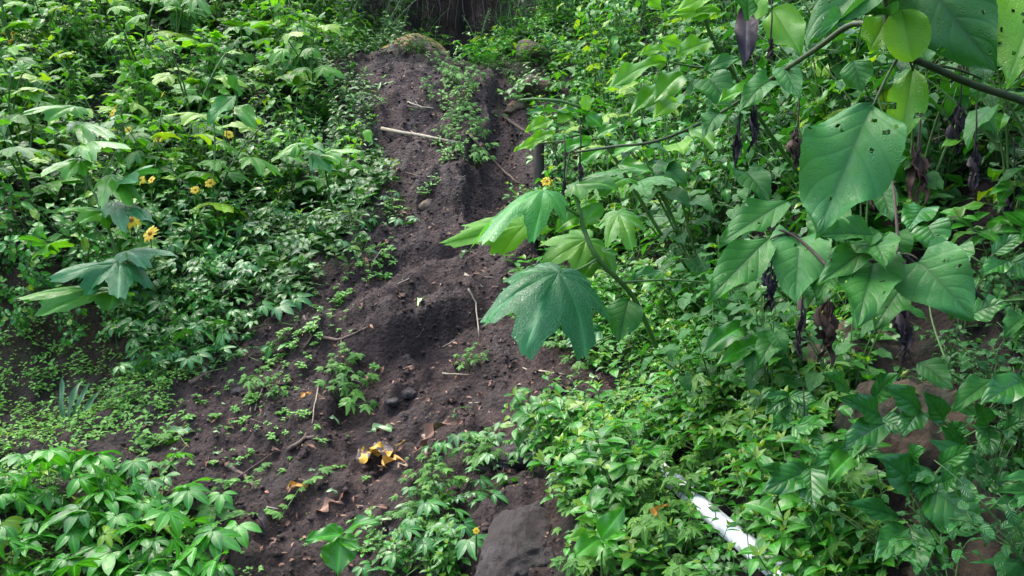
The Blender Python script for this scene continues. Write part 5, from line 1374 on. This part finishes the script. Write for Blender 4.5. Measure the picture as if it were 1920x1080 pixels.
# large lobed leaves that stand out at the left
near_plant('big_leaf_shrub', 'shrub with very large drooping leaves over the lip of the left bank', 'shrub', (240, 600, 5.4),
  [(.012, (240,600,5.4),(225,500,5.1),(200,420,5.0),(180,370,5.0),(150,300,5.1))],
  [((230,495,4.95),(90,520,4.7),90,D(kind='broad',mat='shine',droop=.7,face=.35)),((215,545,4.95),(30,560,4.8),80,D(kind='broad',mat='lobed',droop=.7,face=.3)),((225,490,4.95),(225,560,4.7),110,D(kind='broad',mat='shine',droop=.6,face=.5)),
   ((200,400,4.95),(115,395,4.8),70,D(kind='broad',mat='lobed',droop=.7,face=.3)),((215,380,4.95),(285,420,4.8),80,D(kind='broad',mat='shine',droop=.7,face=.4)),((210,330,4.95),(235,385,4.75),80,D(kind='broad',mat='lobed',droop=.8,face=.5)),
   ((240,470,4.95),(330,480,4.8),60,D(kind='broad',mat='shine',droop=.6,face=.35)),((150,300,5.0),(75,330,4.9),80,D(kind='broad',mat='lobed',droop=.6,face=.3)),((160,270,5.0),(240,280,4.8),90,D(kind='broad',mat='lobed',droop=.6,face=.3)),
   ((150,230,5.1),(215,262,4.9),66,D(kind='broad',mat='lobed',droop=.5,face=.4)),((140,200,5.1),(40,215,4.9),60,D(kind='broad',mat='lobed',droop=.6,face=.3)),((230,340,4.9),(290,310,4.8),80,D(kind='broad',mat='shine',droop=.6,face=.3)),
   ((80,470,5.1),(130,450,4.9),60,D(kind='broad',mat='lobed',droop=.5,face=.3)),((90,460,5.1),(50,440,4.9),60,D(kind='broad',mat='lobed',droop=.5,face=.3))], r0=.012)
near_plant('big_leaf_shrub', 'shrub with one pair of broad rounded leaves in the upper left vegetation', 'shrub', (440, 300, 6.8),
  [(.008, (440,300,6.8),(440,230,6.3),(445,185,6.1),(440,160,6.0))],
  [((440,165,5.95),(445,150,5.8),44,D(kind='round',mat='heartpale',face=.8,holes=0)),((440,180,5.95),(388,235,5.8),38,D(kind='ovate',mat='heartpale',droop=.6,face=.4,holes=0)),((430,175,5.95),(408,172,5.9),14,D(kind='ovate',mat='lobed',holes=0)),((445,200,6.0),(480,240,5.9),36,D(kind='ovate',mat='lobed',holes=0))])
near_plant('big_leaf_shrub', 'shrub with long shining drooping leaves on the right part of the left bank', 'shrub', (620, 380, 6.4),
  [(.008, (620,380,6.4),(610,320,6.1),(600,290,6.0),(560,270,6.0))],
  [((600,290,5.95),(680,285,5.8),50,D(kind='broad',mat='lobed',droop=.6,face=.3)),((590,285,5.95),(620,325,5.8),50,D(kind='broad',mat='heartpale',droop=.6,face=.3)),((560,275,5.95),(610,290,5.8),34,D(kind='ellip',mat='heart',face=.3,holes=0)),((560,270,6),(520,300,5.9),44,D(kind='broad',mat='lobed',face=.3))])

# ------------------------------------------------------------------ right wall: shrubs in the shade, unseen tree added to shade it from above
RW = lambda u, v, d: (u > 1450) | (u > 1300) & (v < 200)
spread(T['slender'], 60, (1560, -40, 2050, 520), RW, 'dark leafy herb', 'herbs on the shaded right wall', minsep=.13)
spread(T['heart'], 34, (1400, -40, 2050, 360), RW, 'heart leaved shrub', 'heart leaved shrubs on the upper right wall', minsep=.2)
spread(T['herb'], 45, (1480, 640, 1760, 1150), lambda u, v, d: (u < 1640) & ((v > 900) | (u < 1560)) & ~inpoly(PIPE, u, v), 'glossy green herb', 'herbs at the foot of the brown rock', minsep=.06, sc=(1.0, 1.5))
spread(T['slender'], 30, (1280, 560, 1600, 900), lambda u, v, d: u > 1280, 'leafy herb', 'taller herbs below the heart leaved plant', minsep=.12, sc=(.6, .9))
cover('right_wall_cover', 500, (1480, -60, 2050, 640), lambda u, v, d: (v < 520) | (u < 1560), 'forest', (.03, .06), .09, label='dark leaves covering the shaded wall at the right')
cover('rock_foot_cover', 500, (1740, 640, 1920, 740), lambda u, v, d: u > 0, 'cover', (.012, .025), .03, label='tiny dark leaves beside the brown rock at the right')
spread(T['lobed'], 10, (1300, -60, 1700, 200), RW, 'shrub with lobed leaves', 'lobed leaf shrubs high on the right wall', minsep=.3)

def tree(label, base, h, crown_c, crown_r, n, lsz, seed, r0=.12, mat='forest', lean=(0, 0), kind='ovate', name='forest_tree', vines=0):
    r = random.Random(seed); g = np.random.default_rng(seed)
    o = link(name, None); o.location = Vector(base); tag(o, label, 'tree')
    tr_ = MB(); cr_ = MB(); base = np.array(base); cc = np.array(crown_c) - base; R_ = np.array(crown_r)
    top = np.array([lean[0], lean[1], h]); s = bez((0, 0, -.3), (lean[0] * .2, lean[1] * .2, h * .5), top, 10); tube(tr_, s, r0, r0 * .4, 10)
    lib = [leaf(kind, 4, 1, r.uniform(.1, .4), r.uniform(.3, 1), width=1.0, r=r) for _ in range(6)]
    nb_ = 14
    for b in range(nb_):
        q = g.normal(0, 1, 3); q /= np.linalg.norm(q); e = cc + q * R_ * r.uniform(.4, .95); p0 = s[r.randrange(5, 10)]
        bb = bez(p0, (p0 + e) / 2 + np.array([0, 0, .2]), e, 8); tube(tr_, bb, r0 * .28, r0 * .06, 6)
        for k in range(n // nb_):
            f = r.random() ** .5; c = bb[int(f * 7)] + g.normal(0, .16, 3) * R_.mean() * (0.5 + f)
            put(cr_, lib[k % 6], c, rdir(r.uniform(0, 6.28), r.uniform(-1.0, .3)), (0, 0, 1), lsz * r.uniform(.7, 1.3), rn=r.random())
    link('trunk', tr_.mesh('trunk', [M['bark']]), o); link('crown', cr_.mesh('crown', [M[mat]]), o)
    return o
tree('unseen tree added above the right edge to shade the right wall', (3.0, 2.6, float(H(3.0, 2.6))), 1.6, (1.9, 2.4, 3.25), (1.3, 1.7, .45), 6500, .16, 401, .07)  # added out of view so its crown darkens the right side
ft = [((-2.3, 12.6), 3.2, (-1.9, 12.2, 8.0), (1.8, 1.5, 1.7)), ((.7, 12.4), 3.4, (.5, 11.8, 8.2), (1.9, 1.6, 1.8)), ((-.9, 14.6), 3.5, (-.9, 14.2, 8.0), (2.2, 1.6, 1.8)), ((-.1, 13.9), 3.0, (-.3, 13.6, 6.6), (1.4, 1.2, .9)), ((-1.7, 14.2), 2.6, (-1.8, 13.9, 6.9), (1.4, 1.2, .9))]
lbs = ['left of the dark hollow', 'right of the dark hollow', 'behind the dark hollow', 'inside the dark hollow to the right', 'inside the dark hollow to the left']
for i, ((x, y), h_, c, rr_) in enumerate(ft):
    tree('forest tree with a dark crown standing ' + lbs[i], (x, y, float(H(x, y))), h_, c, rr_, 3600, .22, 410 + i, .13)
FH = lambda u, v, d: (d > 9.6)
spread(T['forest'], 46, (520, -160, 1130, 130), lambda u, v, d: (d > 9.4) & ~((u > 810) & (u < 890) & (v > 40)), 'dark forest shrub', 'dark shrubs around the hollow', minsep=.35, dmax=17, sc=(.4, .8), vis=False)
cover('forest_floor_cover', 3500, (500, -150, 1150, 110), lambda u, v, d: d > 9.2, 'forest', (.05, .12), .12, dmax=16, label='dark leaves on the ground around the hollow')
spread(T['weed'], 26, (640, 40, 900, 105), lambda u, v, d: (d > 8.4), 'green herb', 'herbs on the crest', minsep=.12, sc=(.6, 1))
for i, (u, d, v1) in enumerate([(800, 11.5, 60), (822, 12, 70), (842, 11.3, 50), (858, 12.3, 72), (870, 11.6, 40), (888, 12, 66), (905, 11.4, 56), (780, 12.2, 44), (930, 11.8, 50)]):
    m_ = MB(); s = [P(u + 4 * math.sin(k * 1.3 + i), -260 + (v1 + 260) * k / 12, d) for k in range(13)]; tube(m_, s, .011, .006, 5)
    o = tag(link('hanging_vine', m_.mesh('hanging_vine', [M['darkstem']])), where('bare hanging vine', u, v1, 1, 'bare vines hanging in the hollow'), 'vine', 'bare vines hanging in the hollow')

# what a step to the side would bring into view
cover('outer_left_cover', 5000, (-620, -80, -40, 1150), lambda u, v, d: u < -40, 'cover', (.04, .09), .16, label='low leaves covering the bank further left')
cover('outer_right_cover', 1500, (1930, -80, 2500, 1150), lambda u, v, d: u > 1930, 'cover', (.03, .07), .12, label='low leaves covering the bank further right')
spread(T['leftbush'], 26, (-620, -60, -130, 520), lambda u, v, d: u < -130, 'leafy green bush', 'leafy bushes further left on the bank', minsep=.3, sc=(.8, 1.3))
